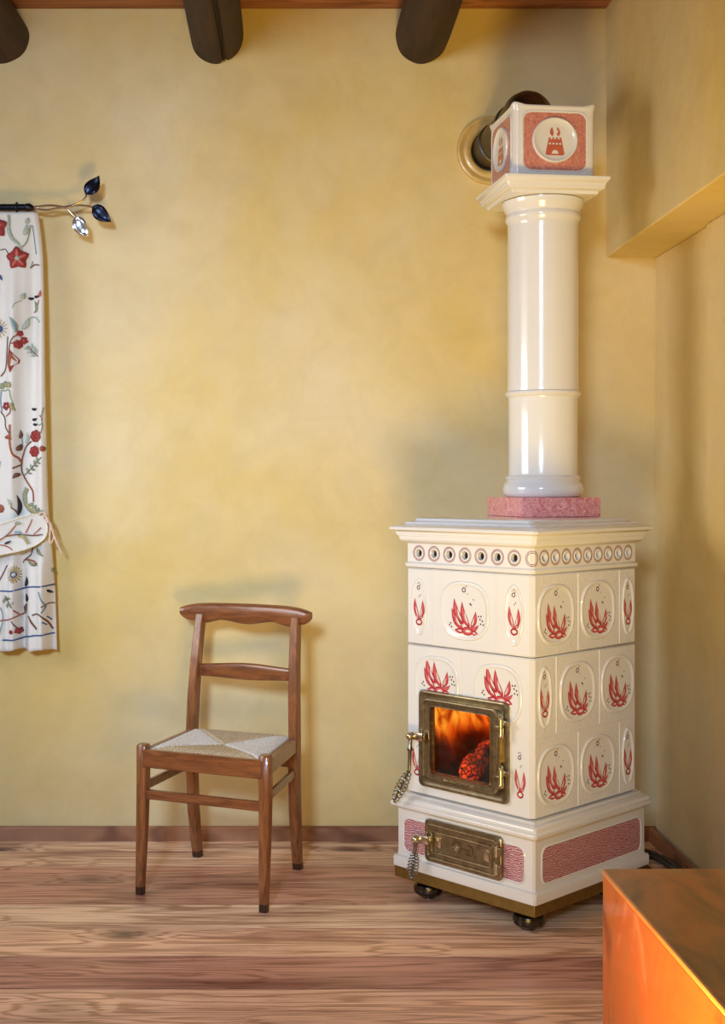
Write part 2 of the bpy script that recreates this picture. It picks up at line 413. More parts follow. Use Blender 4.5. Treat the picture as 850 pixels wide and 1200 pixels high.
window('assumed_window_1', lambda u,d,z:(WX0+u,YB+.22+d,WZ0+z), WX1-WX0, WZ1-WZ0)
window('assumed_window_2', lambda u,d,z:(XL-.2-d,LY0+u,LZ0+z), LY1-LY0, LZ1-LZ0)
window('assumed_window_3', lambda u,d,z:(FX0+u,YF-.2-d,FZ0+z), FX1-FX0, FZ1-FZ0)

# log beams
def log(x, crack, label):
    rt = empty('log_beam', (x, 0, 3.004))
    tag(rt, label, 'beam', 'log beams carrying the ceiling')
    b = MB(); rings = []; N = 40; ph = random.uniform(0,6)
    for i in range(40):
        y = YB+.05 - i*(YB-YF)/39
        rr = .0965 + .003*math.sin(i*.9+ph) + .0011*i*0
        ring = []
        for j in range(N):
            a = 2*PI*j/N; r = rr*(1+.018*math.sin(3*a+ph+i*.15)+.01*math.sin(7*a+i*.6))
            if crack is not None:
                d = abs((a-crack-.02*math.sin(i*.8)+PI)%(2*PI)-PI)
                if d < .09: r -= .014
            ring.append((r*math.cos(a)+.004*math.sin(i*.5+ph), y, r*math.sin(a)+0))
        rings.append(ring)
    b.loft(rings, 'log'); b.build('log', rt, smooth=60)
    if crack is not None:
        c = MB(); P = []
        for i in range(40):
            y = YB+.05 - i*(YB-YF)/39; a = crack+.02*math.sin(i*.8); r=.092
            P.append((r*math.cos(a)+.004*math.sin(i*.5+ph), y, r*math.sin(a)))
        c.tube(P, .0035, 'crack', n=6); c.build('drying_crack', rt)
for x, ck, lb in ((-1.064, None, 'dark log beam at the left edge, cut off by the frame'),
                  (-.262, -PI/2+.30, 'dark log beam with a long crack, middle of the three'),
                  (.506, None, 'smooth dark log beam nearest the stove flue')):
    log(x, ck, lb)
for x in (1.9-.0,): pass

# ------------------------------------------------------------------ painted motifs on a surface f(u, v, off) -> Vector
def leaf2d(tip, base, w, bend=0.0, N=12):
    tx, ty = tip; bx, by = base; dx, dy = tx-bx, ty-by; L = math.hypot(dx, dy); nx, ny = -dy/L, dx/L
    A, B = [], []
    for i in range(N+1):
        t = i/N; c = bend*L*math.sin(PI*t); wd = w*.5*math.sin(PI*t**.75)**.9 if 0<t<1 else 0
        x, y = bx+dx*t+nx*c, by+dy*t+ny*c
        A.append((x+nx*wd, y+ny*wd)); B.append((x-nx*wd, y-ny*wd))
    return A[:-1] + [A[-1]] + B[1:-1][::-1]
def scale2d(P, k):
    cx_ = sum(p[0] for p in P)/len(P); cy = sum(p[1] for p in P)/len(P)
    return [(cx_+(x-cx_)*k, cy+(y-cy)*k) for x, y in P]
def fillp(mb, P, fn, off, m):
    tri = tessellate_polygon([[Vector((x,y,0)) for x,y in P]])
    if not tri: return
    mb.add([fn(x,y,off) for x,y in P], [tuple(t) for t in tri], m)
def stroke(mb, P, w, fn, off, m, closed=False):
    n = len(P); L, R = [], []
    for i in range(n):
        a = P[(i-1)%n] if closed or i else P[i]; c = P[(i+1)%n] if closed or i<n-1 else P[i]
        dx, dy = c[0]-a[0], c[1]-a[1]; l = math.hypot(dx,dy) or 1; nx, ny = -dy/l*w/2, dx/l*w/2
        L.append(fn(P[i][0]+nx,P[i][1]+ny,off)); R.append(fn(P[i][0]-nx,P[i][1]-ny,off))
    k = n if closed else n-1
    mb.add(L+R, [(i, (i+1)%n, n+(i+1)%n, n+i) for i in range(k)], m)
def circ(cx_, cy, r, N=14, ry=None): return [(cx_+r*math.cos(2*PI*i/N), cy+(ry or r)*math.sin(2*PI*i/N)) for i in range(N)]
def painted_leaf(mb, fn, tip, base, w, bend, slit=True):
    P = leaf2d(tip, base, w, bend)
    fillp(mb, P, fn, .0004, 'pink_dark'); fillp(mb, scale2d(leaf2d(tip, base, w*.62, bend), .84), fn, .0007, 'pink_mid')
    if slit:
        t2 = (base[0]+(tip[0]-base[0])*.62, base[1]+(tip[1]-base[1])*.62); b2 = (base[0]+(tip[0]-base[0])*.16, base[1]+(tip[1]-base[1])*.16)
        fillp(mb, leaf2d(t2, b2, w*.26, bend*.8), fn, .0010, 'glaze')
def motif(mb, fn, bubbles=True, dv=0.0):
    K = 1/3400.0
    def q(x, y): return ((x-435)*K, (600-y)*K+dv)
    def g(u, v, o): return fn(u, v, o)
    for tip, base, w, bd, sl in (((262,575),(415,795),78,.10,True), ((297,470),(425,745),82,.12,True), ((403,500),(505,770),78,.12,True),
                             ((585,595),(520,775),64,-.10,True), ((628,733),(520,795),42,-.1,False), ((300,808),(425,812),58,0,True), ((622,833),(530,815),56,0,True)):
        painted_leaf(mb, g, q(*tip), q(*base), w*K, bd, sl)
    c = q(478,808)
    fillp(mb, circ(*c, 76*K, 20, 46*K), g, .0011, 'pink_dark'); fillp(mb, circ(*c, 58*K, 18, 30*K), g, .0013, 'pink_mid'); fillp(mb, circ(c[0]+6*K,c[1], 34*K, 14, 12*K), g, .0015, 'glaze')
    dots = [(622,645),(655,642),(642,675),(672,690),(650,722),(684,728),(250,738),(235,760),(262,778)]
    if bubbles:
        dots += [(403,326),(432,303),(458,340),(512,520),(524,532)]
        stroke(mb, circ(*q(428,380), 22*K, 14), 11*K, g, .0005, 'dot', True)
        stroke(mb, [q(545,472),q(568,480)], 8*K, g, .0005, 'ring_paint'); stroke(mb, [q(468,418),q(488,420)], 6*K, g, .0005, 'ring_paint')
    for d in dots: fillp(mb, circ(*q(*d), 10*K, 8), g, .0005, 'dot')
def motif_half(mb, fn):
    K = 1/1780.0
    def q(x, y): return ((x-150)*K, (528-y)*K)
    for tip, base, w, bd in (((118,478),(150,600),30,.08), ((176,488),(156,600),30,-.10), ((120,572),(150,592),16,0), ((184,578),(158,592),16,0)):
        painted_leaf(mb, fn, q(*tip), q(*base), w*K, bd)
    c = q(151,614); stroke(mb, circ(*c, 20*K, 16, 15*K), 10*K, fn, .0009, 'pink_dark', True)
    stroke(mb, circ(*q(146,419), 10*K, 12), 5*K, fn, .0005, 'dot', True)
    for d in ((138,396),(150,392),(156,404),(160,460),(152,470)): fillp(mb, circ(*q(*d), 4*K, 6), fn, .0005, 'dot')

# ------------------------------------------------------------------ the stove
S = empty('tiled_stove', (.725, 3.716, 0), math.atan2(-.735, .678))
tag(S, 'white tiled stove with red flame motifs, fire glowing in its corner', 'stove')
W, D = .50, .557           # front x in [-W,0] at y=0; right side y in [0,D] at x=0
def rect_ring(o_, z, ch=.006):
    x0, x1, y0, y1 = -W-o_, o_, -o_, D+o_
    return [(x0+ch,y0,z),(x1-ch,y0,z),(x1,y0+ch,z),(x1,y1-ch,z),(x1-ch,y1,z),(x0+ch,y1,z),(x0,y1-ch,z),(x0,y0+ch,z)]
def mould(mb, prof, m, ch=.006):
    mb.loft([rect_ring(o_, z, ch) for o_, z in prof], m)
def arc(o0, z0, o1, z1, kind, n=6):
    P = []
    for i in range(n+1):
        t = i/n*PI/2
        if kind == 'ovolo': P.append((o0+(o1-o0)*math.sin(t), z0+(z1-z0)*(1-math.cos(t))))
        else: P.append((o0+(o1-o0)*(1-math.cos(t)), z0+(z1-z0)*math.sin(t)))
    return P
# brass band and base
b = MB(); mould(b, [(.012,.07),(.025,.0705),(.025,.106),(.0,.106)], 'gold', .002); b.build('brass_band', S, bevel=.001)
b = MB()
mould(b, [(0,.1065),(.029,.1065),(.030,.109),(.030,.134),(.028,.139),(.020,.142)] + [(.019,.16),(.019,.285),(.021,.292)] + arc(.022,.294,.036,.304,'ovolo') +
      [(.037,.309),(.034,.315)] + arc(.031,.317,.017,.334,'cavetto')[0:] + [(.012,.338),(.010,.342),(0,.3425)], 'glaze')
base = b.build('base', S)
def panel(parent, fn, x0, z0, x1, z1, r, m, depth=.0025, name='combed_panel'):
    b = MB(); P = rrect(x0,z0,x1,z1,r); Q = rrect(x0-.006,z0-.006,x1+.006,z1+.006,r+.006); R_ = rrect(x0-.003,z0-.003,x1+.003,z1+.003,r+.003)
    L = [[fn(u,v,-.004) for u,v in Q], [fn(u,v,.0012) for u,v in Q], [fn(u,v,.0032) for u,v in R_], [fn(u,v,.0008) for u,v in P]]
    b.loft(L, 'glaze', cap=False); fillp(b, P, fn, .0009, m); return b.build(name, parent)
Ff = lambda c: (lambda u, v, o: Vector((u, -c-o, v)))
Fs = lambda c: (lambda u, v, o: Vector((c+o, u, v)))
panel(base, Ff(.019), -.487, .160, -.018, .262, .022, 'wavy')
panel(base, Fs(.019), .020, .160, D-.012, .262, .022, 'wavy')
# feet
for fx, fy in ((-.06,.06), (-W+.045,.06), (-.06,D-.06), (-W+.045,D-.06)):
    b = MB(); b.lathe([(.02,.071),(.030,.068),(.030,.062),(.024,.058),(.030,.052),(.044,.042),(.048,.030),(.044,.016),(.032,.007),(.022,.004),(.022,.0)],'foot', Matrix.Translation((fx,fy,0)), 32)
    b.build('foot', S)
# tile sections
def tile_section(name, z0, z1, seams_f, seams_s, hole=None):
    b = MB(); c = .004
    prof = [(-.012,z0),(-c,z0),(0,z0+c),(0,z1-c),(-c,z1),(-.012,z1)]
    mould(b, prof, 'glaze_lace', .012)
    o = b.build(name, S)
    if hole:
        for hb in hole:
            h = MB(); h.box(*hb, 'firebrick'); ho = h.build('cutter', S); bpy.context.view_layer.update(); cut(o, ho)
    o.data.materials.append(M['glaze']); gi = len(o.data.materials)-1
    for p in o.data.polygons:
        if p.normal.y < -.5 and o.data.materials[p.material_index] == M['glaze_lace']: p.material_index = gi
    for x, za, zb in seams_f: g = MB(); g.loft([[(x-.003,.001,z),(x-.002,-.0018,z),(x,-.0025,z),(x+.002,-.0018,z),(x+.003,.001,z)] for z in (za+.006,zb-.004)], 'glaze'); g.build('tile_joint', o)
    for y, za, zb in seams_s: g = MB(); g.loft([[(-.001,y-.003,z),(.0018,y-.002,z),(.0025,y,z),(.0018,y+.002,z),(-.001,y+.003,z)] for z in (za+.006,zb-.004)], 'glaze'); g.build('tile_joint', o)
    return o
zA, zB, zC, zD = .3445, .580, .8195, 1.0635
HX0, HX1, HZ0, HZ1 = -.395, -.115, .405, .655
lower = tile_section('lower_tile_section', zA, zC-.0012, [(-.265,.674,zC)], [(.2305,zA,zB),(.457,zA,zB),(.117,zB,zC),(.345,zB,zC)], (((HX0,-.05,HZ0),(HX1,.05,HZ1)), ((-.490,.016,.385),(-.035,.46,.72))))
upper = tile_section('upper_tile_section', zC+.0012, zD, [(-.135,zC,zD),(-.387,zC,zD)], [(.2305,zC,zD),(.457,zC,zD)])
g = MB(); # faint course line between the two lower courses on the side and front
g.box((.0,.01,zB-.0012),(.0012,D-.01,zB+.0012),'glaze'); g.build('course_line', lower); g = MB(); g.box((-W+.01,-.0012,zB-.0012),(-.445,0,zB+.0012),'glaze'); g.build('course_line', lower)
def medallion(parent, fn, cu, cv, a, b_, n, half=False, mot=True, bubbles=True, dv=0, behind_door=False):
    b = MB(); T = lambda u, v, o: fn(cu+u, cv+v, o)
    L = []
    for k, o_ in ((1.0,-.003),(1.0,.0002),(.985,.0028),(.965,.0046),(.94,.0052),(.915,.0046),(.88,.0026),(.84,.0012),(.80,.0010)):
        aa = a-(1-k)*(.093 if not half else .06); bb = b_-(1-k)*.093
        L.append([T(u, v, o_) for u, v in superellipse(aa, bb, n, 56)])
    b.loft(L, 'glaze', cap=True)
    if mot:
        G = lambda u, v, o: fn(cu+u, cv+v, .0010+o)
        motif_half(b, G) if half else motif(b, G, bubbles, dv)
    o = b.build('medallion', parent)
    if behind_door:
        h = MB(); h.box((HX0-.01,-.05,.30),(HX1+.01,.05,.668),'glaze'); ho = h.build('cutter', S); bpy.context.view_layer.update(); cut(o, ho)
    return o
F0, S0 = Ff(0), Fs(0)
cz1, cz2, cz3 = .941, .699, .461
medallion(upper, F0, -.256, cz1, .098, .0915, 2.6)
medallion(upper, F0, -.441, cz1, .034, .092, 2.0, True)
medallion(upper, F0, -.067, cz1, .036, .092, 2.0, True)
for c in (.114, .3345): medallion(upper, S0, c, cz1, .093, .0915, 2.5)
medallion(upper, S0, .503, cz1, .033, .092, 2.0, True)
medallion(lower, F0, -.3685, cz2, .092, .0915, 2.7, bubbles=False, dv=.046, behind_door=True)
medallion(lower, F0, -.128, cz2, .092, .0915, 2.7, bubbles=False, dv=.046, behind_door=True)
medallion(lower, S0, .0575, cz2, .033, .092, 2.0, True)
for c in (.226, .445): medallion(lower, S0, c, cz2, .093, .0915, 2.5)
for c in (.114, .3345): medallion(lower, S0, c, cz3, .093, .0915, 2.5)
medallion(lower, S0, .503, cz3, .033, .092, 2.0, True)
# half motifs painted straight on the front beside the door
b = MB(); motif_half(b, lambda u,v,o: F0(-.0455+u*.85, cz3+v, o+.0002)); b.build('painted_flame', lower)
b = MB(); motif_half(b, lambda u,v,o: F0(-.451+u*.85, cz3+v, o+.0002)); b.build('painted_flame', lower)
# firebox
fb = MB()
a_, c_ = (-.488,.018,.387), (-.037,.458,.718)
(x0,y0,z0),(x1,y1,z1) = a_, c_
fb.add([(x0,y0,z0),(x1,y0,z0),(x1,y0,z1),(x0,y0,z1),(x0,y1,z0),(x1,y1,z0),(x1,y1,z1),(x0,y1,z1)], [(0,1,5,4),(1,2,6,5),(2,3,7,6),(3,0,4,7),(4,5,6,7)], 'firebrick')
for q4 in (((x0,z0),(HX0,z1)), ((HX1,z0),(x1,z1)), ((HX0,z0),(HX1,HZ0)), ((HX0,HZ1),(HX1,z1))):
    fb.box((q4[0][0],.0182,q4[0][1]),(q4[1][0],.022,q4[1][1]),'firebrick')
fb.box((-.43,.03,.387),(-.06,.42,.405),'soot_and_shade',None,.006)
firebox = fb.build('firebox', S, smooth=0)
def logpiece(p, q_, r):
    b = MB(); P = [Vector(p).lerp(Vector(q_), i/14) for i in range(15)]
    rings = []; d = (P[-1]-P[0]).normalized(); a = d.cross(Vector((0,0,1))).normalized(); c = d.cross(a)
    for i, pt in enumerate(P):
        rings.append([pt+(a*math.cos(2*PI*j/22)+c*math.sin(2*PI*j/22))*(r*(1+.10*math.sin(3*2*PI*j/22+i*.5)+random.uniform(-.05,.05)))*(.8 if i in (0,14) else 1) for j in range(22)])
    b.loft(rings, 'ember'); b.build('burning_log', firebox, smooth=50)
logpiece((-.285,.060,.432), (-.390,.33,.452), .042)
logpiece((-.200,.070,.430), (-.300,.34,.440), .044)
logpiece((-.245,.075,.475), (-.330,.30,.500), .038)
logpiece((-.42,.26,.430), (-.20,.30,.445), .034)
def flame_sheet(cx_, cy, w, h, z0, ph, bow):
    me = bpy.data.meshes.new('flame'); vs = []; fs = []; uv = []
    nx, nz = 14, 18
    for k in range(nz+1):
        v = k/nz
        for i in range(nx+1):
            u = i/nx
            ww = w*(1-.15*v)
            vs.append((cx_+(u-.5)*ww+.010*math.sin(v*7+ph), cy+bow*math.sin(PI*u)+.012*math.sin(v*5+ph*2), z0+v*h)); uv.append((u,v))
    for k in range(nz):
        for i in range(nx): a = k*(nx+1)+i; fs.append((a,a+1,a+nx+2,a+nx+1))
    me.from_pydata(vs,[],fs); l = me.uv_layers.new(name='UVMap')
    for p in me.polygons:
        p.use_smooth = True
        for li in p.loop_indices: l.data[li].uv = uv[me.loops[li].vertex_index]
    me.materials.append(M['flame']); o = bpy.data.objects.new('flame', me); C.objects.link(o); o.parent = firebox
for a_ in ((-.405,.085,.13,.24,.42,0,-.02),(-.36,.14,.10,.22,.46,2.7,-.03),(-.43,.20,.11,.25,.42,1.7,-.03),(-.285,.10,.10,.16,.50,3.1,-.02),(-.235,.06,.08,.15,.50,6.0,.01),(-.40,.32,.18,.27,.42,4.2,.01),(-.30,.25,.12,.22,.48,5.2,.01)):
    flame_sheet(*a_)

# fire door
door = MB()
def frame_ring(mb, outer, inner, prof, m):
    """prof: list of (t 0..1 from outer to inner, y)"""
    L = []
    for t, y in prof: L.append([(o_[0]+(i_[0]-o_[0])*t, y, o_[1]+(i_[1]-o_[1])*t) for o_, i_ in zip(outer, inner)])
    mb.loft(L, m, cap=False)
Oo = rrect(-.4335,.376,-.083,.680,.016); Oi = rrect(-.405,.403,-.108,.657,.02)
frame_ring(door, Oo, Oi, [(0,-.0005),(0,-.010),(.08,-.014),(.25,-.015),(.4,-.013),(.85,-.012),(1,-.012)], 'bronze')
dframe = door.build('door_frame', S)
dr = MB(); Do = rrect(-.406,.402,-.1055,.659,.024); Di = rrect(-.3715,.428,-.1365,.6355,.014)
frame_ring(dr, Do, Di, [(0,-.010),(0,-.024),(.06,-.029),(.14,-.0295),(.22,-.025),(.78,-.024),(.86,-.029),(.95,-.0295),(1.0,-.026),(1.0,-.008)], 'bronze')
fire_door = dr.build('fire_door', S)
dg = MB()
frame_ring(dg, rrect(-.4025,.4055,-.109,.6555,.022), rrect(-.4005,.4075,-.111,.6535,.021), [(0,-.0295),(.3,-.0312),(.7,-.0312),(1,-.0295)], 'bronze_lt')
frame_ring(dg, rrect(-.376,.4235,-.132,.640,.016), rrect(-.373,.4265,-.135,.637,.015), [(0,-.029),(.3,-.0312),(.7,-.0312),(1,-.029)], 'bronze_lt')
dg.build('raised_bead', fire_door)
gl = MB(); gl.box((-.372,-.016,.4275),(-.136,-.012,.636),'glass'); gl.build('glass', fire_door, smooth=0)
def hinge(parent, x, z, y, name='hinge'):
    b = MB(); T = Matrix.Translation((x,y,z))
    b.lathe([(.004,-.036),(.0075,-.034),(.0085,-.030),(.006,-.027),(.009,-.025),(.009,-.004),(.0065,-.002),(.0065,.002),(.009,.004),(.009,.020),(.006,.023),(.0085,.026),(.006,.031),(.002,.034)],'bronze_lt',T,20)
    b.box((-.026,.0,-.016),(0,.014,.0),'bronze',T,.002); b.box((0,.0,.002),(.022,.016,.018),'bronze',T,.002)
    b.build(name, parent)
hinge(fire_door, -.092, .612, -.033); hinge(fire_door, -.092, .463, -.033)
# cast lettering on the lower rail
def text3d(s, size, loc, rot, m, parent, name='cast_lettering'):
    cu = bpy.data.curves.new(name, 'FONT'); cu.body = s; cu.size = size; cu.extrude = .0016; cu.align_x = 'CENTER'; cu.align_y = 'CENTER'
    t = bpy.data.objects.new('tmp', cu); C.objects.link(t); bpy.context.view_layer.update()
    me = bpy.data.meshes.new_from_object(t.evaluated_get(bpy.context.evaluated_depsgraph_get())); bpy.data.objects.remove(t)
    me.materials.clear(); me.materials.append(M[m])
    o = bpy.data.objects.new(name, me); C.objects.link(o); o.parent = parent; o.location = loc; o.rotation_euler = rot; return o
text3d('La Castellamonte', .0185, (-.265,-.0255,.4145), (PI/2,0,0), 'bronze_lt', fire_door)
def coil_handle(parent, piv, end_rod, end_coil, out):
    """latch block, rod and open wire grip hanging from it"""
    h = MB(); x, y, z = piv
    h.box((x-.004,y-.006,z-.012),(x+.040,y+.012,z+.012),'bronze_lt',None,.003)
    T = Matrix.Translation((x-.006,y-.004,z)) @ Matrix.Rotation(PI/2,4,'X')
    h.lathe([(.004,-.018),(.011,-.016),(.013,-.008),(.013,.010),(.010,.016),(.006,.020),(.002,.021)],'bronze_lt',T,20)
    h.tube([(x-.02,y-.004,z+.004),(x-.008,y-.004,z+.002)], .007, 'bronze', n=10)
    hd = h.build('latch', parent)
    r = MB(); A = Vector((x-.006,y-.010,z)); B = Vector(end_rod); Cc = Vector(end_coil)
    r.tube([A, A.lerp(B,.3), A.lerp(B,.35), A.lerp(B,.4), A.lerp(B,.45), B], [.0075,.006,.009,.009,.006,.0055], 'steel', n=12)
    r.tube([B, B.lerp(Cc,.5), Cc], .0035, 'steel', n=8)
    r.build('handle_rod', hd)
    c = MB(); ax = (Cc-B).normalized(); a = ax.cross(Vector((0,1,0))).normalized(); d = ax.cross(a); P = []; turns = 9; NN = turns*14
    L = (Cc-B).length
    for i in range(NN+1):
        t = i/NN; rr = .004+.0135*math.sin(PI*min(1,max(0,t)))**.6
        an = 2*PI*turns*t; P.append(B+ax*L*t+(a*math.cos(an)+d*math.sin(an))*rr)
    c.tube(P, .0017, 'steel', n=6); c.build('wire_grip', hd)
coil_handle(fire_door, (-.424,-.045,.538), (-.430,-.060,.430), (-.486,-.070,.322), 1)
# ash door
ad = MB(); x0,z0,x1,z1 = -.391,.151,-.0915,.282
L = []
for ins, y in ((0,-.020),(0,-.030),(.003,-.033),(.010,-.033),(.012,-.036),(.016,-.036),(.018,-.033),(.030,-.033),(.032,-.036),(.035,-.036),(.037,-.031),(.06,-.031)):
    L.append([(u,y,v) for u,v in rrect(x0+ins,z0+ins,x1-ins,z1-ins,max(.014-ins*.3,.003))])
ad.loft(L, 'bronze')
ash = ad.build('ash_door', S)
q = MB()
for ins in (.014, .0335):
    frame_ring(q, rrect(x0+ins-.002,z0+ins-.002,x1-ins+.002,z1-ins+.002,.009), rrect(x0+ins+.002,z0+ins+.002,x1-ins-.002,z1-ins-.002,.008), [(0,-.033),(.3,-.0392),(.7,-.0392),(1,-.033)], 'bronze_lt')
for cx_ in (-.335,-.147): q.box((cx_-.011,-.0335,.200),(cx_+.011,-.031,.233),'bronze_lt',None,.001)
xc = -.241; zc = .2165
q.tube([(xc-.022+.017*math.cos(a), -.0325, zc+.017*math.sin(a)) for a in [2*PI*i/24 for i in range(24)]], .0022, 'bronze', closed=True, n=6)
q.tube([(xc+.026+.015*math.cos(a), -.0325, zc+.015*math.sin(a)) for a in [-2.2+4.4*i/18 for i in range(19)]], .0025, 'bronze', n=6)
for a in range(6): q.tube([(xc-.022,-.033,zc),(xc-.022+.012*math.cos(a*PI/3),-.033,zc+.012*math.sin(a*PI/3))],[.003,.0015],'bronze_lt',n=6)
q.tube([(xc-.004,-.033,zc),(xc+.028,-.033,zc)],.002,'bronze',n=6)
q.build('cast_ornament', ash)
b = MB()
for z in (.243, .190):
    T = Matrix.Translation((-.103,-.040,z)); b.lathe([(.002,-.021),(.008,-.018),(.009,.014),(.005,.018),(.001,.02)],'bronze_lt',T,16)
    b.box((-.004,-.004,-.012),(.020,.010,.010),'bronze',T,.002)
b.build('hinge', ash)
coil_handle(ash, (-.392,-.055,.222), (-.402,-.066,.180), (-.410,-.072,.095), 1)

# crown: ring of pierced circles under a spreading cornice
b = MB()
mould(b, [(-.012,1.0650),(.0,1.0652),(.004,1.068),(.0055,1.073),(.0055,1.078),(.003,1.081),(0,1.084),(0,1.1405),(.002,1.1435)] + arc(.004,1.145,.020,1.166,'ovolo') +
      [(.024,1.167),(.025,1.172)] + arc(.027,1.173,.036,1.184,'cavetto') + [(.041,1.186),(.0425,1.190),(.0405,1.195),(.034,1.199),(.022,1.202),(.010,1.204),(.006,1.206),(.004,1.2105),(-.010,1.213),(-.018,1.216),(-.020,1.222),(-.032,1.225),(-.05,1.226)], 'glaze', .010)
crown = b.build('cornice', S)
cut_f = [-.0671-.0625*k for k in range(7)]
cut_s = [.0557+.0562*k for k in range(9)]
h = MB()
for x in cut_f: h.lathe([(.0125,-.03),(.0125,.03)],'soot_and_shade',Matrix.Translation((x,0,1.112)) @ Matrix.Rotation(PI/2,4,'X'),20)
for y in cut_s: h.lathe([(.0125,-.03),(.0125,.03)],'soot_and_shade',Matrix.Translation((0,y,1.113)) @ Matrix.Rotation(PI/2,4,'Y'),20)
hc = h.build('cutter', S); bpy.context.view_layer.update(); cut(crown, hc)
b = MB()
def ringpaint(fn, u, v):
    for r in (.0235, .0195): stroke(b, circ(u, v, r, 30), .0021, fn, .0004, 'ring_paint', True)
    # glazed lip and bright sleeve of every hole
    L = [[fn(u+r*math.cos(a), v+r*math.sin(a), o) for a in [2*PI*i/24 for i in range(24)]] for r, o in ((.0165,-.001),(.0160,.0014),(.0140,.0022),(.0125,.0008),(.0120,-.012))]
    b.loft(L, 'glaze', cap=False)
    b.add([fn(u+.0122*math.cos(a), v+.0122*math.sin(a), -.014) for a in [2*PI*i/20 for i in range(20)]], [tuple(range(20))], 'soot_and_shade')  # black disc painting the shade inside the hole
for x in cut_f: ringpaint(F0, x, 1.112)
for y in cut_s: ringpaint(S0, y, 1.113)
for r in (.0235,.0185):
    stroke(b, circ(-.0280, 1.112, r, 30)[:] , .0016, F0, .0004, 'ring_paint', True) if False else None
# plain ring that turns the corner
def corner_fn(u, v, o):
    return Vector((-.010+u, -o, v)) if u < 0 else Vector((o, .010+u-.0142, v)) if u > .0142 else Vector((-.010+u*.704, 0+u*.704, v)) + Vector((.7,-.7,0))*o
for r in (.0225,.0175): stroke(b, [(x+.007, z) for x, z in circ(0, 1.112, r, 40)], .0021, corner_fn, .0004, 'ring_paint', True)
b.build('pierced_ring', crown)

# flue column, capital and elbow box: turned towards the room
lx, ly = -.2696, .4215
rzS = S.rotation_euler.z
def local_rot(world_deg): return math.radians(world_deg) - rzS
CT = Matrix.Translation((lx, ly, 0))
b = MB(); s = .138; TT = CT @ Matrix.Rotation(math.radians(60-45) - rzS, 4, 'Z')
b.box((-s,-s,1.2265),(s,s,1.2885),'slab',TT,.003); b.build('pink_slab', S)
b = MB()
b.lathe([(.10,1.2886),(.118,1.289),(.126,1.294),(.131,1.305),(.132,1.318),(.129,1.330),(.1205,1.338),(.118,1.343),(.121,1.347),(.1235,1.352),(.121,1.357),(.1145,1.361),(.1125,1.368),
         (.1125,1.61),(.1145,1.617),(.121,1.622),(.1250,1.628),(.1235,1.634),(.1165,1.638),(.1165,1.645),(.1150,1.655),(.1145,2.18),(.1155,2.192),(.1205,2.199),(.1235,2.207),(.1215,2.216),(.1190,2.222),(.121,2.230),(.128,2.240),(.133,2.252),(.134,2.262),(.12,2.2635)], 'glaze', CT, 72)
b.build('flue_column', S)
def sq(mb, prof, m, T, ch=.003):
    mb.loft([[(x,y,z) for x,y in ((-h+ch,-h),(h-ch,-h),(h,-h+ch),(h,h-ch),(h-ch,h),(-h+ch,h),(-h,h-ch),(-h,-h+ch))] for h,z in prof], m, T)
RC0 = CT @ Matrix.Translation((-.0035,-.0038,0)) @ Matrix.Rotation(math.radians(7) - rzS, 4, 'Z')
RC = RC0 @ Matrix.Diagonal((1.03,1.03,1,1))
b = MB(); sq(b, [(.10,2.264),(.138,2.264),(.140,2.269),(.141,2.273),(.148,2.275)]+[(.148+.008*math.sin(t*PI/12),2.276+.010*(1-math.cos(t*PI/12))) for t in range(1,7)]+[(.1575,2.288),(.158,2.294),(.160,2.297),(.165,2.303),(.168,2.308),(.1685,2.315),(.165,2.3165),(.10,2.3168)], 'glaze', RC)
b.build('capital', S)
# elbow box with dipping top edges
RC = RC0 @ Matrix.Diagonal((1.095,1.095,1,1))
b = MB(); H_ = .128; z0, z1 = 2.3175, 2.548; N = 9
def boxring(h, z, r=.014, dip=0, k=4):
    P = rrect(-h,-h,h,h,r,k); out = []
    # denser sides
    Q = []
    for i in range(len(P)):
        p, q2 = P[i], P[(i+1) % len(P)]
        Q.append(p)
        if math.hypot(q2[0]-p[0], q2[1]-p[1]) > .1:
            for t in range(1, 10): Q.append((p[0]+(q2[0]-p[0])*t/10, p[1]+(q2[1]-p[1])*t/10))
    for x, y in Q:
        e = 1 - min(abs(x), abs(y))/h     # 0 in the corners, 1 mid-side
        out.append((x, y, z - dip*min(1, e*3.2)))
    return out
b.loft([boxring(h, z, r, d) for h, z, r, d in ((.118,z0,.010,0),(.122,z0+.002,.012,0),(.1235,z0+.01,.016,0),(.1235,z1-.022,.016,0),(.1245,z1-.012,.016,.003),(.1275,z1+.002,.016,.009),(.126,z1+.008,.015,.010),(.112,z1+.004,.012,.006),(.105,z1-.01,.01,0))], 'glaze', RC)
box = b.build('elbow_box', S)
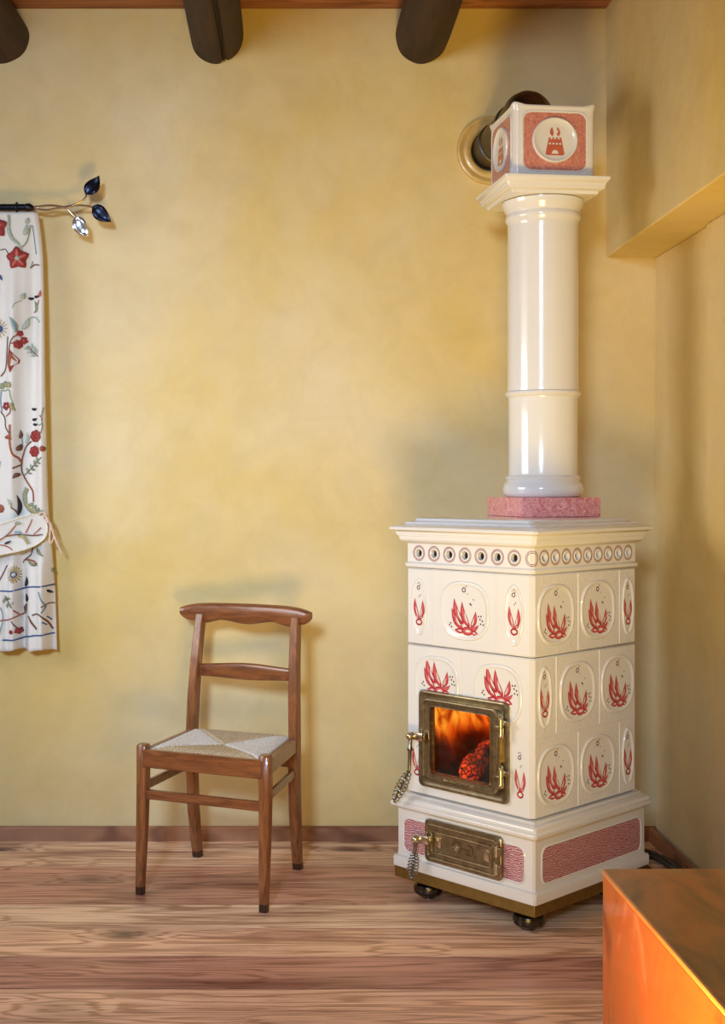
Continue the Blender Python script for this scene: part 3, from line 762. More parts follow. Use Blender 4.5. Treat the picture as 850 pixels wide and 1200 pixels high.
def face_panel(rot):
    T = RC @ Matrix.Rotation(rot, 4, 'Z')
    fn = lambda u, v, o: T @ Vector((u, -.1235-o, 2.431+v))
    b = MB(); P = rrect(-.094,-.092,.094,.092,.026,6); Q = rrect(-.099,-.097,.099,.097,.030,6)
    b.loft([[fn(u,v,-.004) for u,v in Q],[fn(u,v,.003) for u,v in Q],[fn(u,v,.0015) for u,v in P]], 'glaze', cap=False)
    fillp(b, P, fn, .0014, 'salmon')
    L = [[fn(r*math.cos(a), .004+r*1.06*math.sin(a), o) for a in [2*PI*i/48 for i in range(48)]] for r, o in ((.0690,0),(.0690,.004),(.067,.0075),(.064,.008),(.061,.0062),(.056,.0035),(.045,.0025),(.001,.0022))]
    b.loft(L, 'glaze')
    g = lambda u, v, o: fn(u, v+.002, .0027+o)
    t0, t1 = -.047, .010
    pts = [(-.0295,t0),(.0295,t0),(.0190,t1)]
    n = 4; w = .038
    # crenellated top
    xs = [.019 - i*w/7 for i in range(8)]
    for i in range(7):
        zt = t1 if i % 2 == 0 else t1-.006
        pts += [(xs[i],zt),(xs[i+1],zt)]
    fillp(b, pts, g, .0004, 'brick')
    for k in range(4): fillp(b, circ(-.0155+.0103*k, -.010, .0036, 10, .0030), g, .0008, 'glaze')
    fillp(b, [(-.010,-.042)]+[(-.010*math.cos(a),-.041+.011*math.sin(a)) for a in [PI*i/10 for i in range(11)]]+[(.010,-.042)], g, .0008, 'glaze')
    for x, m_ in ((-.010,1),(.008,-1)): fillp(b, leaf2d((x+.004*m_*.2,.044),(x+.002,.014),.011,.05*m_), g, .0004, 'brick')
    fillp(b, circ(.006,.029,.003,8,.006), g, .0008, 'glaze')
    b.build('tower_medallion', box)
face_panel(0); face_panel(-PI/2)
# flue pipe and wall rosette (world coordinates brought into the stove's frame)
bpy.context.view_layer.update()
IW = S.matrix_world.inverted()
P = [(.7660,4.755,2.580),(.7745,4.70,2.583),(.8150,4.42,2.597)]
for i in range(9):
    t = i/8*PI/2; c = Vector((.8385,4.255,2.600)); P.append((c.x-(1-math.sin(t))*0+.0-.022*(1-math.sin(t)), 4.255+.075*(1-math.sin(t)), 2.500+.1*math.cos(t) if i else 2.600))
P = P[:4] + P[4:]
b = MB(); b.tube([IW @ Vector(p) for p in P], .0715, 'pipe', n=36); 
pipe = b.build('flue_pipe', S, smooth=50)
for q_ in (.28, .86):
    b = MB(); a_, c_ = Vector(P[0]), Vector(P[2]); m_ = a_.lerp(c_, q_); d_ = (c_-a_).normalized()
    b.tube([IW @ (m_-d_*.012), IW @ (m_-d_*.008), IW @ (m_+d_*.008), IW @ (m_+d_*.012)], [.0715,.0765,.0765,.0715], 'pipe', n=36)
    b.build('pipe_collar', pipe, smooth=50)
b = MB(); R_ = Matrix.Translation((.767,4.7385,2.578)) @ Matrix.Rotation(PI/2,4,'X')
prof = [(.074,-.0),(.074,.004),(.080,.010),(.092,.013),(.100,.010),(.104,.009),(.113,.014),(.120,.016),(.126,.014),(.1275,.009),(.1275,-.0)]
b.loft([[(r*math.cos(2*PI*j/56), r*math.sin(2*PI*j/56), z) for j in range(56)] for r, z in prof], 'rosette', IW @ R_, cap=False)
b.lathe([(.075,.0002),(.075,.0012)], 'soot_and_shade', IW @ R_, 40)
b.build('wall_rosette', S, smooth=50)

# ------------------------------------------------------------------ the chair
def chair():
    FL, FR, RR, RL = Vector((-.470,4.128)), Vector((-.066,3.955)), Vector((.040,4.382)), Vector((-.318,4.530))
    cen = (FL+FR+RR+RL)/4
    root = empty('rush_seat_chair', (cen.x, cen.y, 0), -math.radians(23.3))
    tag(root, 'brown ladder-back wooden chair with woven rush seat, left of the stove', 'chair')
    bpy.context.view_layer.update(); inv = root.matrix_world.inverted()
    def P(s_, t, z):      # s 0 left..1 right, t 0 front..1 rear, both on the feet's plan
        p = FL.lerp(FR, s_).lerp(RL.lerp(RR, s_), t); return inv @ Vector((p.x, p.y, z))
    def post(name, s_, prof, w, d, m='chair'):
        """prof: (z, t, width factor)"""
        b = MB(); rings = []
        for z, t, k in prof:
            c = P(.5+(s_-.5)*(1-.05*max(0,(z-.47)/.4)), t, z); a, e = w*k/2, d*k/2; h = .004
            rings.append([c+Vector(v) for v in ((-a+h,-e,0),(a-h,-e,0),(a,-e+h,0),(a,e-h,0),(a-h,e,0),(-a+h,e,0),(-a,e-h,0),(-a,-e+h,0))])
        zs = [p[0] for p in prof]
        b.loft(rings, m); 
        o = b.build(name, root, smooth=40)
        t = MB(); c0, c1 = rings[0], [rings[0][i].lerp(rings[1][i], .25) for i in range(8)]
        cc = sum(c0, Vector())/8
        t.loft([[cc+(p-cc)*1.02 for p in c0], [(cc+(p-cc)*1.02)+(c1[i]-c0[i]) for i, p in enumerate(c0)]], 'chair_dark')
        t.build('worn_foot', o)
        return o
    for s_, dx in ((0, -1), (1, 1)):
        post('leg', s_, [(0,-.02,.72),(.10,-.005,.82),(.22,.015,.92),(.36,.03,1.0),(.478,.03,1.0),(.484,.03,.82)], .036, .036)
        post('leg', s_, [(0,1.02,.85),(.09,.975,.92),(.20,.93,1.0),(.34,.905,1.0),(.47,.91,1.0),(.58,.925,1.0),(.70,.96,.96),(.80,1.005,.92),(.868,1.04,.88)], .034, .040)
    def rail(name, s0, t0, s1, t1, z, h, w):
        b = MB(); a = P(s0,t0,z); c = P(s1,t1,z); d = (c-a).normalized(); n = Vector((-d.y,d.x,0))
        k = .003
        sec = lambda p: [p+n*x+Vector((0,0,y)) for x, y in ((-w/2+k,-h/2),(w/2-k,-h/2),(w/2,-h/2+k),(w/2,h/2-k),(w/2-k,h/2),(-w/2+k,h/2),(-w/2,h/2-k),(-w/2,-h/2+k))]
        b.loft([sec(a), sec(c)], 'chair_h'); b.build(name, root)
    # seat rails
    rail('seat_rail', .02,.005,.98,.005, .440,.058,.022)
    rail('seat_rail', 0.0,.05,0.0,.88, .440,.050,.022); rail('seat_rail', 1.0,.05,1.0,.88, .440,.050,.022)
    rail('seat_rail', .05,.91,.95,.91, .438,.045,.020)
    # stretchers
    rail('stretcher', .03,.02,.97,.02, .322,.030,.018)
    rail('stretcher', 0.0,.05,0.0,.90, .345,.028,.016); rail('stretcher', 1.0,.05,1.0,.90, .345,.028,.016)
    rail('stretcher', .04,.905,.96,.905, .375,.028,.016)
    # back rails: wavy outlines, bowed backwards
    def back_rail(name, s0, s1, zt, zb, t, th, bow, N=28):
        b = MB(); rings = []
        for i in range(N+1):
            q_ = i/N; s_ = s0+(s1-s0)*q_; top, bot = zt(q_), zb(q_)
            c = P(s_, t, 0); c = Vector((c.x, c.y + bow*(1-(2*q_-1)**2), 0))
            mid, hh = (top+bot)/2, max((top-bot)/2, .002)
            e = 1.0 if 0 < i < N else .8
            rings.append([c+Vector((0, th/2*math.copysign(abs(math.cos(a))**.7, math.cos(a))*e, mid+hh*math.copysign(abs(math.sin(a))**.7, math.sin(a)))) for a in [2*PI*j/16 for j in range(16)]])
        b.loft(rings, 'chair_h'); b.build(name, root, smooth=50)
    def ct(q_): return .908 - .016*abs(2*q_-1)**6 - .003*(2*q_-1)**2
    def cb(q_):
        e = abs(2*q_-1)
        if e < .42: return .840 - .006*math.cos(PI*e/.42)
        if e < .74: return .846 - .014*math.sin((e-.42)/.32*PI/2)
        if e < .80: return .832 + .010*(e-.74)/.06
        return .842 + .020*((e-.80)/.20)**3
    back_rail('crest_rail', -.185, 1.12, ct, cb, 1.045, .034, .022, 48)
    back_rail('back_rail', .02, .98, lambda q_: .698-.004*math.cos(2*PI*q_), lambda q_: .646+.004*math.cos(2*PI*q_), .975, .018, .018)
    # rush seat woven in four triangles, built as a height field of cords
    NX, NY = 190, 190
    vs = []; fs = []; mi = []
    for j in range(NY+1):
        v = j/NY
        for i in range(NX+1):
            u = i/NX
            x, y = u-.5, v-.5
            ed = min(.5-abs(x), .5-abs(y))
            if abs(x) > abs(y)*1.0: cord = y*64       # side triangles: cords run across
            else: cord = x*64
            bumpz = .0022*abs(math.cos(cord*PI/2*1.0))
            seam = min(1, abs(abs(x)-abs(y))*30)
            pil = .012*math.sqrt(max(0, min(1, ed/.10))) - .010*math.exp(-(x*x+y*y)*10)
            jit = .0008*math.sin(i*1.7+j*.9)*math.sin(i*.31+j*2.3)
            z = .462 + pil + bumpz*seam + jit - .004*(1-seam)
            vs.append(P(.035+.93*u, .012+.90*v, z))
    for j in range(NY):
        for i in range(NX):
            a = j*(NX+1)+i; fs.append((a,a+1,a+NX+2,a+NX+1))
            x, y = (i+.5)/NX-.5, (j+.5)/NY-.5
            mi.append(1 if abs(x) > abs(y) else 0)
    n0 = len(vs)
    rim = [i for i in range(NX+1)] + [j*(NX+1)+NX for j in range(1,NY+1)] + [NY*(NX+1)+i for i in range(NX-1,-1,-1)] + [j*(NX+1) for j in range(NY-1,0,-1)]
    for r_ in rim: p = vs[r_]; vs.append(Vector((p.x,p.y,.452)))
    K = len(rim)
    for k in range(K): fs.append((rim[k], n0+k, n0+(k+1)%K, rim[(k+1)%K])); mi.append(0)
    fs.append(tuple(n0+k for k in range(K))); mi.append(0)
    me = bpy.data.meshes.new('seat'); me.from_pydata([tuple(v) for v in vs],[],fs)
    me.materials.append(M['rush_tan']); me.materials.append(M['rush_sheen']); me.polygons.foreach_set('material_index', mi)
    me.polygons.foreach_set('use_smooth',[True]*len(me.polygons)); me.update()
    o = bpy.data.objects.new('seat', me); C.objects.link(o); o.parent = root; o['label'] = 'woven tan rush seat, sheen painted paler on its side triangles'
chair()

# ------------------------------------------------------------------ orange cabinet in the near right corner
def cab():
    hgt = .52; Y1 = 1485*(1.33-hgt)/450; X0 = (705-335)/1485*Y1
    r = empty('wooden_cabinet', (X0, Y1, 0), math.radians(.9))
    tag(r, 'orange stained wooden cabinet in the near right corner', 'cabinet')
    w = XR-.045-X0; d = 1.3
    b = MB(); b.box((.002,-d,.05),(w-.002,-.002,hgt-.0135),'cab_side',None,.003); b.box((.02,-d+.02,0),(w-.02,-.02,.05),'cab_side'); b.build('body', r)
    b = MB(); b.box((0,-d-.002,hgt-.0115),(w,0,hgt),'cab_edge',None,.003)
    b.box((.005,-d+.004,hgt-.002),(w-.005,-.004,hgt+.0004),'cab_top'); b.build('top_board', r)
    b = MB(); b.box((.006,-d+.01,hgt-.0136),(w-.006,-.006,hgt-.0114),'soot_and_shade'); b.build('seam', r, smooth=0)
    # two doors and knobs on the side facing the room's near end
    for k in range(2):
        x0 = .03+k*(w-.06)/2
        q_ = MB(); q_.box((x0+.004,-d-.016,.07),(x0+(w-.06)/2-.004,-d,hgt-.04),'cab_side',None,.003); dd = q_.build('door', r)
        kb = MB(); kb.lathe([(.004,0),(.006,.012),(.012,.02),(.010,.028),(.002,.03)],'bronze',Matrix.Translation((x0+((w-.06)/2-.03 if k==0 else .03),-d-.016,.34)) @ Matrix.Rotation(PI/2,4,'X'),20); kb.build('knob', dd)
cab()

# ------------------------------------------------------------------ curtain, rod, tieback
Yc = 4.645; PX = 1485/Yc
def cX(px): return (px-335)/PX
def cZ(py): return 1.33-(py-568)/PX
RE = [(246,44),(270,47),(300,50),(360,52),(480,54),(590,56),(620,57),(650,60),(690,62),(770,65)]
def redge(py):
    if py <= RE[0][0]: return RE[0][1]
    for (a, xa), (b_, xb) in zip(RE[:-1], RE[1:]):
        if py <= b_: return xa+(xb-xa)*(py-a)/(b_-a)
    return RE[-1][1]
def folds(px, py):
    """depth of the cloth towards the room, metres"""
    k = min(1, max(0, (py-250)/120)); low = max(0, min(1, (py-640)/60))
    tie = math.exp(-((py-625)/34)**2)
    a = .019*k*(1-.55*tie)
    ph = px/25.0*2*PI*.5 + .0012*(py-500)
    f_ = a*(math.sin(2*PI*(px-4)/38.0+.004*(py-500)) + .55*math.sin(2*PI*(px+6)/17.0-.003*(py-500))*(.4+low))
    g_ = low*.010*math.sin(2*PI*(px-8)/29.0)
    e = max(0, 1-(redge(py)-px)/6.0); 
    return f_+g_ - .018*e*e - .012*tie
def cs(px, py, off=0.0):
    return Vector((cX(px), Yc-folds(px,py)-off, cZ(py)))
def curtain():
    b = MB(); xs = [-330+i*4 for i in range(0,70)]; xs = [x for x in xs if x < -52]
    xs += [-52+i*(1/52)*52*1.0 for i in range(0)]
    NXc = 150; NYc = 130; x0 = -160
    vs = []
    for j in range(NYc+1):
        py = 248.5+(762-248.5)*j/NYc
        for i in range(NXc+1):
            px = x0+(redge(py)-x0)*(i/NXc)
            hem = 1.2*math.sin(px*.22)*max(0,(py-700)/60)
            pp = py+(hem if py > 700 else 0)
            vs.append(cs(px, pp))
    fs = [(j*(NXc+1)+i, j*(NXc+1)+i+1, (j+1)*(NXc+1)+i+1, (j+1)*(NXc+1)+i) for j in range(NYc) for i in range(NXc)]
    b.add(vs, fs, 'cloth')
    n0 = len(b.v)
    fn = lambda x, y, o: cs(x, y, .0030+o)
    st = lambda P, w, m, o=0: stroke(b, smooth_line(P), w, fn, o, m)
    fl = lambda P, m, o=0: fillp(b, P, fn, o+.0012, m)
    def flower(cx_, cy, r, m, n=6, c2='e_cream', m2=None):
        for k in range(n):
            a = 2*PI*k/n+.3
            fl(circ(cx_+r*.58*math.cos(a), cy+r*.58*math.sin(a), r*.45, 10), m, .0002*(k%2))
            if m2: fl(leaf2d((cx_+r*.9*math.cos(a), cy+r*.9*math.sin(a)), (cx_+r*.2*math.cos(a), cy+r*.2*math.sin(a)), r*.3), m2, .0006)
        fl(circ(cx_, cy, r*.5, 12), m, .0005); fl(circ(cx_, cy, r*.2, 10), c2, .0010)
    def spiky(cx_, cy, r, m, m2):
        for k in range(5):
            a = 2*PI*k/5-.4
            fl(leaf2d((cx_+r*1.05*math.cos(a), cy+r*1.05*math.sin(a)), (cx_, cy), r*.95), m, .0001*k)
            for da in (-.22, .22): fl(leaf2d((cx_+r*.95*math.cos(a+da), cy+r*.95*math.sin(a+da)), (cx_+r*.3*math.cos(a), cy+r*.3*math.sin(a)), r*.35), m, .0002)
            fl(leaf2d((cx_+r*.85*math.cos(a), cy+r*.85*math.sin(a)), (cx_, cy), r*.26), 'e_rose', .0008)
        fl(circ(cx_, cy, r*.2, 12), 'e_sage', .0012)
    def lf(t, bs, w, m, m2=None, bend=.1):
        fl(leaf2d(t, bs, w, bend), m, .0003)
        if m2: fl(leaf2d(t, bs, w*.45, bend), m2, .0006)
    def fern(P, n, l, m):
        P = smooth_line(P); stroke(b, P, 1.1, fn, .0003, 'e_brown')
        for k in range(n):
            i = int((k+1)/(n+1)*(len(P)-1)); x, y = P[i]; x2, y2 = P[min(i+1,len(P)-1)]; dx, dy = x2-x, y2-y; L_ = math.hypot(dx,dy) or 1; dx/=L_; dy/=L_
            for sg in (1,-1):
                lf((x+(dx*.6-dy*sg)*l, y+(dy*.6+dx*sg)*l), (x,y), l*.55, m)
    def bud(x, y, ang, m='e_black'):
        lf((x+3.6*math.cos(ang), y+3.6*math.sin(ang)), (x-3.6*math.cos(ang), y-3.6*math.sin(ang)), 3.0, m)
    # top
    spiky(-4, 266, 13, 'e_red', 'e_rose')
    st([(10,252),(11,262),(10,270),(14,280),(22,287),(26,296)], 3.4, 'e_sage'); st([(11,254),(12,268),(16,279),(23,286)], 1.2, 'e_green', .0004)
    st([(26,290),(31,284),(34,274),(36,264)], 1.4, 'e_green'); lf((32,262),(28,276),6,'e_sage'); lf((34,255),(30,262),5,'e_sage')
    st([(38,264),(40,280),(42,298)], 1.0, 'e_teal')
    spiky(21, 303, 13.5, 'e_red', 'e_rose')
    st([(35,314),(40,310),(46,311)], 1.4, 'e_brown'); st([(36,312),(38,306)], 1.0, 'e_green'); st([(0,293),(6,292),(10,298)], 1.0, 'e_brown')
    bud(1, 325, 1.2, 'e_blue')
    lf((30,343),(24,350),6,'e_sage'); bud(36,349,-.1); bud(43,347,0); lf((48,340),(45,349),4,'e_rose'); st([(26,352),(18,357),(16,362)],1,'e_sage')
    st([(46,352),(43,360),(39,366)], 1.2, 'e_rust'); lf((40,352),(42,366),4,'e_green')
    # middle
    for k in range(14):
        a = 2*PI*k/14; st([(-2+5*math.cos(a),385+5*math.sin(a)),(-2+11*math.cos(a),385+11*math.sin(a))],1.0,'e_gold')
    fl(circ(-2,385,4.5,12),'e_blue',.0006)
    lf((12,372),(20,390),7,'e_sage','e_teal'); lf((34,372),(26,386),6,'e_sage'); st([(26,386),(32,374),(40,371),(47,378)],1.8,'e_sage')
    st([(24,392),(17,396),(13,404),(12,414),(14,420)], 1.2, 'e_brown'); st([(13,403),(19,403)],1.0,'e_brown')
    flower(24,391,3.8,'e_red',5,'e_rose'); flower(22,404,5.2,'e_red',6,'e_rose'); flower(28,399,4.6,'e_red',5,'e_rose')
    fl([(12,409),(15,413),(20,418),(24,422),(23,426),(18,429),(16,433),(13,437),(11,428),(10,420)],'e_red',.0004); lf((13,436),(15,414),4,'e_rust',None); lf((21,424),(14,414),3,'e_rust')
    st([(10,395),(9,410),(8,425),(6,434),(0,441)], 1.5, 'e_brown')
    fern([(45,418),(38,412),(32,405)], 3, 6, 'e_sage')
    for p in ((2,452),(7,450),(12,451)): lf((p[0]+2,p[1]+4),(p[0]-2,p[1]-3),7,'e_green','e_gold')
    st([(0,457),(6,458),(12,457),(14,466),(18,476)],1.2,'e_green'); st([(1,458),(0,470),(2,482)],1.6,'e_teal')
    flower(8,476,5,'e_red',5,'e_cream'); lf((20,482),(14,472),5,'e_green','e_gold')
    bud(40,479,.05); bud(40.5,491,-.2); bud(41.5,497,.0); st([(52,478),(50,490),(51,500),(49,508)],1.3,'e_green')
    st([(48,487),(51,492)],1.2,'e_rust'); st([(46,499),(50,497)],1.0,'e_teal')
    # lower middle
    st([(0,482),(6,490),(7,500),(12,508)],1.4,'e_brown'); st([(8,488),(13,484),(14,478)],1.4,'e_rust')
    st([(13,498),(13,510),(13,520),(16,532),(22,537),(25,543)],2.4,'e_rust'); fl([(6,512),(10,510),(14,508),(15,516),(11,515),(7,514)],'e_rust',.0004)
    flower(42,511,7.2,'e_red',7,'e_cream','e_rust'); flower(40.5,529,6.6,'e_red',7,'e_cream'); flower(51,526,3.4,'e_rust',6,'e_rust')
    st([(36,517),(30,523),(27,531),(25,541),(25,552),(28,560)],1.5,'e_brown'); lf((31,506),(30,520),3.6,'e_sage')
    lf((24,504),(23,514),4,'e_brown'); lf((25,520),(20,528),6,'e_brown'); st([(25,510),(26,524)],1.2,'e_teal')
    fern([(28,557),(36,549),(42,543),(50,536)],4,5,'e_green')
    st([(24,545),(16,549)],1.8,'e_brown'); lf((16,561),(24,555),5,'e_brown'); st([(28,560),(33,568),(38,576),(39,588)],1.9,'e_rust')
    st([(31,572),(28,580),(30,592),(38,600),(48,604)],5,'e_green'); st([(31,573),(28,581),(31,592),(38,599),(48,603)],2.2,'e_gold',.0005)
    for p in ((34,590),(38,593),(42,596),(46,599)): lf((p[0]+5,p[1]-1),(p[0]-1,p[1]+2),4,'e_green')
    lf((9,584),(14,594),4,'e_sage'); st([(13,594),(19,599),(21,604)],1.5,'e_brown'); lf((20,580),(21,604),4.5,'e_black')
    fl(circ(0,596,5,10),'e_rust'); lf((-4,560),(0,540),5,'e_teal')
    # below the tieback
    st([(38,640),(36,650),(28,656),(26,660)],1.4,'e_brown'); lf((52,652),(43,642),4,'e_green'); st([(28,656),(38,657),(44,661)],2.0,'e_rust'); lf((45,662),(32,658),4,'e_green')
    for k in range(16):
        a = 2*PI*k/16; st([(17+3*math.cos(a),673+4*math.sin(a)),(17+7.5*math.cos(a),673+10*math.sin(a))],1.2,'e_gold')
    fl(circ(17,673,3.4,12),'e_blue',.0006); fl(circ(17,673,1.1,8),'e_cream',.0009)
    st([(9,662),(4,672),(0,680)],1.3,'e_brown'); bud(61,669,1.2,'e_green'); lf((30,676),(28,688),5,'e_black')
    st([(-160,694),(-60,694),(0,692.5),(12,692.5),(26,690),(34,688),(48,687),(62,685.5)],1.7,'e_blue')
    bud(58,693,.6); st([(47,693),(50,702),(54,710),(50,718)],1.6,'e_teal'); st([(50,711),(57,707),(62,708)],1.3,'e_brown')
    fern([(6,698),(10,704),(16,712)],2,6,'e_green'); st([(0,727),(10,726),(20,722),(28,718),(30,708)],1.5,'e_rust'); st([(17,714),(22,720)],1.3,'e_rust'); st([(15,727),(20,735)],1.2,'e_brown')
    lf((29,696),(30,706),5,'e_black'); lf((28,720),(30,708),4,'e_brown'); st([(38,721),(46,719),(54,726),(60,738)],1.6,'e_brown'); st([(33,722),(38,730),(44,737)],2.2,'e_brown')
    st([(51,728),(55,732)],1.2,'e_blue'); st([(55,722),(59,727)],1.2,'e_blue')
    flower(22,739,4,'e_red',5,'e_cream'); flower(14.5,740,2.6,'e_red',5,'e_red')
    fl([(x*1.0,y) for x,y in leaf2d((0,744),(0,710),9)],'e_teal',.0003)
    st([(-160,752),(-60,752),(0,750),(20,749),(33,746),(44,744),(62,743)],1.7,'e_blue')
    # repeats further left, out of the photograph's frame
    for k in range(1,5):
        ox = -44*k
        spiky(ox+10, 310+20*(k%2), 13, 'e_red', 'e_rose'); flower(ox+14, 420+15*(k%2), 7, 'e_red', 6, 'e_cream'); flower(ox+6, 520, 7,'e_rust',6,'e_cream')
        st([(ox+10,324),(ox+4,360),(ox+12,400),(ox+4,450),(ox+8,515),(ox+16,580)],1.6,'e_brown'); lf((ox+24,380),(ox+8,390),8,'e_sage','e_teal'); lf((ox-6,470),(ox+6,480),8,'e_green','e_gold')
        flower(ox+14, 720, 6,'e_red',6,'e_cream')
    o = b.build('embroidered_curtain', None, smooth=0)
    for p in o.data.polygons: p.use_smooth = True
    tag(o, 'white curtain embroidered with red flowers and vines at the left edge', 'curtain')
    sd = o.modifiers.new('thick','SOLIDIFY'); sd.thickness = .0012; sd.offset = 0
def smooth_line(P, k=4):
    if len(P) < 3:
        return [(P[0][0]+(P[1][0]-P[0][0])*i/4, P[0][1]+(P[1][1]-P[0][1])*i/4) for i in range(5)]
    out = []
    for i in range(len(P)-1):
        p0 = P[max(i-1,0)]; p1 = P[i]; p2 = P[i+1]; p3 = P[min(i+2,len(P)-1)]
        n = max(k, int(math.hypot(p2[0]-p1[0], p2[1]-p1[1])/3))
        for j in range(n):
            t = j/n
            out.append(tuple(.5*((2*p1[a])+(-p0[a]+p2[a])*t+(2*p0[a]-5*p1[a]+4*p2[a]-p3[a])*t*t+(-p0[a]+3*p1[a]-3*p2[a]+p3[a])*t**3) for a in (0,1)))
    out.append(P[-1]); return out
curtain()
def tieback():
    band = [(-70,632),(-40,626),(-20,621),(0,615),(15,610),(30,605),(42,602.5),(50,605),(55,611),(57,619),(55,628),(50,634),(40,640),(25,645),(10,648),(0,650),(-20,655),(-40,661),(-70,668)]
    rt = empty('curtain_tieback', (cX(57), Yc-.03, cZ(600)))
    tag(rt, 'cream-piped embroidered tieback band with a pink cord bow, on the curtain', 'tieback')
    o0 = Vector(rt.location)
    def fn(x, y, o):
        yy = Yc-.045-o + .0007*max(0,(x-30))*1.0
        return Vector((cX(x), yy, cZ(y)))-o0
    b = MB(); tri = tessellate_polygon([[Vector((x,y,0)) for x,y in band]]); n = len(band)
    b.add([fn(x,y,0) for x,y in band]+[fn(x,y,-.005) for x,y in band], [tuple(t) for t in tri]+[tuple(i+n for i in t[::-1]) for t in tri]+[(i,(i+1)%n,n+(i+1)%n,n+i) for i in range(n)], 'cloth')
    st = lambda P, w, m, o=.0006: stroke(b, smooth_line(P), w, fn, o, m)
    st([(-30,640),(-10,638),(5,631),(14,624),(24,612)],1.5,'e_rust'); st([(10,628),(20,626),(30,626),(42,627),(52,626)],1.4,'e_brown'); st([(33,624),(38,614),(40,608)],1.4,'e_rust'); st([(42,626),(50,618)],1.2,'e_rust')
    st([(20,623),(28,623)],2,'e_teal'); st([(24,627),(31,629),(36,637)],4,'e_green'); st([(24,627),(31,630),(36,637)],1.6,'e_gold',.001); st([(-5,642),(4,638),(12,640),(18,644)],1.4,'e_rust')
    fillp(b, leaf2d((17,633),(8,637),2.6), fn, .0008, 'e_black'); fillp(b, leaf2d((28,612),(20,613),4), fn, .0008, 'e_green')
    b.build('band', rt)
    p = MB(); p.tube([fn(x,y,.001) for x,y in smooth_line(band[1:-1])], .0028, 'e_cream', n=8); p.build('piping', rt)
    c = MB()
    f2 = lambda x, y, d=0: Vector((cX(x), Yc-.035-d, cZ(y)))-o0
    c.tube([f2(x,y) for x,y in smooth_line([(52,604),(57,606),(61,616),(60,632),(62,636),(65,628),(62,614),(57,606)])], .0028,'cord',n=7)
    c.tube([f2(x,y,.004) for x,y in smooth_line([(56,604),(60,612),(65,626),(70,638),(74,648)])], .0028,'cord',n=7)
    c.tube([f2(x,y,.002) for x,y in smooth_line([(56,603),(52,600),(47,603)])], .003,'cord',n=7)
    c.tube([f2(57,606,.004), f2(59,612,.004)], .006, 'cord', n=8); c.build('cord_bow', rt)
tieback()
def rod():
    zr = cZ(243); rt = empty('curtain_rod', (cX(20), Yc, zr))
    tag(rt, 'black iron curtain rod ending in a twig with metal leaves', 'curtain rod')
    o0 = Vector(rt.location); f_ = lambda x, y, d=0: Vector((cX(x), Yc-d, cZ(y)))-o0
    b = MB(); b.tube([f_(-330,243), f_(34,243)], .0125, 'iron', n=16); b.tube([f_(30,243),f_(31,243),f_(35,243),f_(38,243.5),f_(41,244)],[.0125,.015,.015,.009,.006],'iron',n=14); b.build('rod', rt)
    for x in (20, -25, -70, -115, -160):
        r = MB(); r.tube([f_(x,243)+Vector((0,.0165*math.cos(a),.0165*math.sin(a))) for a in [2*PI*i/24 for i in range(24)]], .0036, 'iron', closed=True, n=8); r.build('ring', rt)
    for x in (-150,):
        r = MB(); r.tube([f_(x,243), f_(x,243)+Vector((0,.10,0))], .008, 'iron', n=10); r.build('bracket', rt)
    t = MB()
    t.tube([f_(x,y) for x,y in smooth_line([(38,244),(55,246),(68,244),(78,244),(84,250),(88,254)])], .0042, 'twig', n=8)
    t.tube([f_(x,y,.004) for x,y in smooth_line([(40,243),(60,241),(78,243),(92,241),(104,242),(110,244)])], .0042, 'twig', n=8)
    t.tube([f_(x,y,.002) for x,y in smooth_line([(72,243),(84,241),(94,237),(100,232),(102,227)])], .0038, 'twig', n=8)
    tw = t.build('twig', rt)
    def leaf(tip, bs, w, m, d):
        L = MB(); P = leaf2d(tip, bs, w, .05, 12); n = len(P); half = n//2
        cen = [((tip[0]-bs[0])*i/12+bs[0], (tip[1]-bs[1])*i/12+bs[1]) for i in range(13)]
        def g(x, y, dist, o): return f_(x, y, d+o-.0008*dist*dist*.6)
        vs = []; 
        for i in range(13):
            A = P[i]; B = P[(-i) % n] if 0 < i < 12 else P[i]
            B = P[n-i] if 0 < i < 12 else P[i]
            for k in range(5):
                t_ = k/4; x, y = A[0]+(B[0]-A[0])*t_, A[1]+(B[1]-A[1])*t_
                vs.append(f_(x, y, d + .006*(abs(t_-.5)*2) + .004*math.sin(i*.5)))
        fs = [(i*5+k, i*5+k+1, i*5+k+6, i*5+k+5) for i in range(12) for k in range(4)]
        L.add(vs, fs, m); o = L.build('leaf', tw, smooth=60)
        s_ = o.modifiers.new('thick','SOLIDIFY'); s_.thickness = .002
        return o
    leaf((117,207),(101,229),17,'leaf_iron',.01); leaf((131,261),(110,242),17,'leaf_iron',.012); q_ = leaf((104,278),(89,255),17,'leaf_silver',.008); q_['label'] = 'bright silvery leaf'
rod()

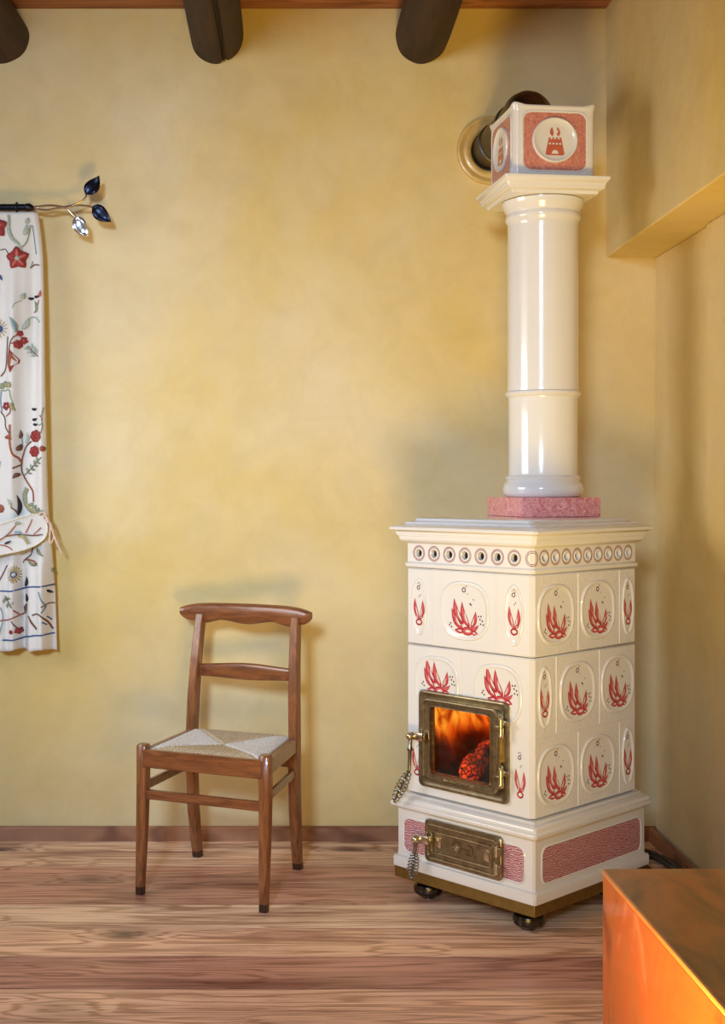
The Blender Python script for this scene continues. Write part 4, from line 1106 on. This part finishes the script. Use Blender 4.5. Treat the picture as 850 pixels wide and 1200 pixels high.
# ------------------------------------------------------------------ black cable on the floor by the right wall
b = MB(); P = []
for i in range(90):
    t = i/89; a = t*5*PI; r = .060+.014*math.sin(a*.37)
    P.append((1.282+r*.95*math.cos(a), 4.33+r*3.0*math.sin(a), .012+.010*(i%30)/30+.004*math.sin(a*1.3)))
P += [(1.27,4.15,.009),(1.22,4.08,.009),(1.25,3.98,.009)]
b.tube(P, .0085, 'black_rubber', n=8)
tag(b.build('coiled_cable'), 'black cable lying coiled on the floor beside the right baseboard', 'cable')

# ------------------------------------------------------------------ light
def area(name, loc, rot, sx, sy, power, col):
    l = bpy.data.lights.new(name, 'AREA'); l.shape = 'RECTANGLE'; l.size = sx; l.size_y = sy; l.energy = power; l.color = col
    o = bpy.data.objects.new(name, l); C.objects.link(o); o.location = loc; o.rotation_euler = rot; return o
def aim(o, target):
    d = Vector(target)-o.location; o.rotation_euler = d.to_track_quat('-Z','Y').to_euler(); return o
# assumed daylight: area lights in the high window behind the camera and left window
l = area('assumed_window_daylight', ((FX0+FX1)/2, YF-.14, (FZ0+FZ1)/2), (0,0,0), FX1-FX0-.15, FZ1-FZ0-.15, 27, (.50,.71,1.0)); aim(l, (-.5,4.7,1.25)); l.data.spread = math.radians(50)
l = area('assumed_window_daylight', (XL-.12, (LY0+LY1)/2, (LZ0+LZ1)/2), (0,0,0), LY1-LY0-.1, LZ1-LZ0-.1, 17, (.97,.94,.95)); aim(l, (.9,4.3,.9)); l.data.spread = math.radians(96)
# assumed warm light near the floor: bare area light fitted to shadows, no lamp
l = aim(area('assumed_warm_light', (.27,1.70,.22), (0,0,0), .60, .60, 28, (1.0,.67,.16)), (.85,4.4,3.0)); l.data.spread = math.radians(112)
w = bpy.data.worlds.new('sky'); sc.world = w; w.use_nodes = True
bg = w.node_tree.nodes['Background']; bg.inputs[0].default_value = (.75,.88,1,1); bg.inputs[1].default_value = .8

# ------------------------------------------------------------------ camera
cam = bpy.data.cameras.new('camera'); co = bpy.data.objects.new('camera', cam); C.objects.link(co)
co.location = (0,0,1.33); co.rotation_euler = (PI/2,0,0)
cam.sensor_width = 36; cam.sensor_fit = 'AUTO'; cam.lens = 36*1485/1200
cam.shift_x = (425-335)/1200; cam.shift_y = (568-600)/1200; cam.clip_start = .05
sc.camera = co
sc.view_settings.view_transform = 'Standard'; sc.view_settings.look = 'None'; sc.view_settings.gamma = 1; sc.view_settings.exposure = -0.20
sc.view_settings.use_curve_mapping = False
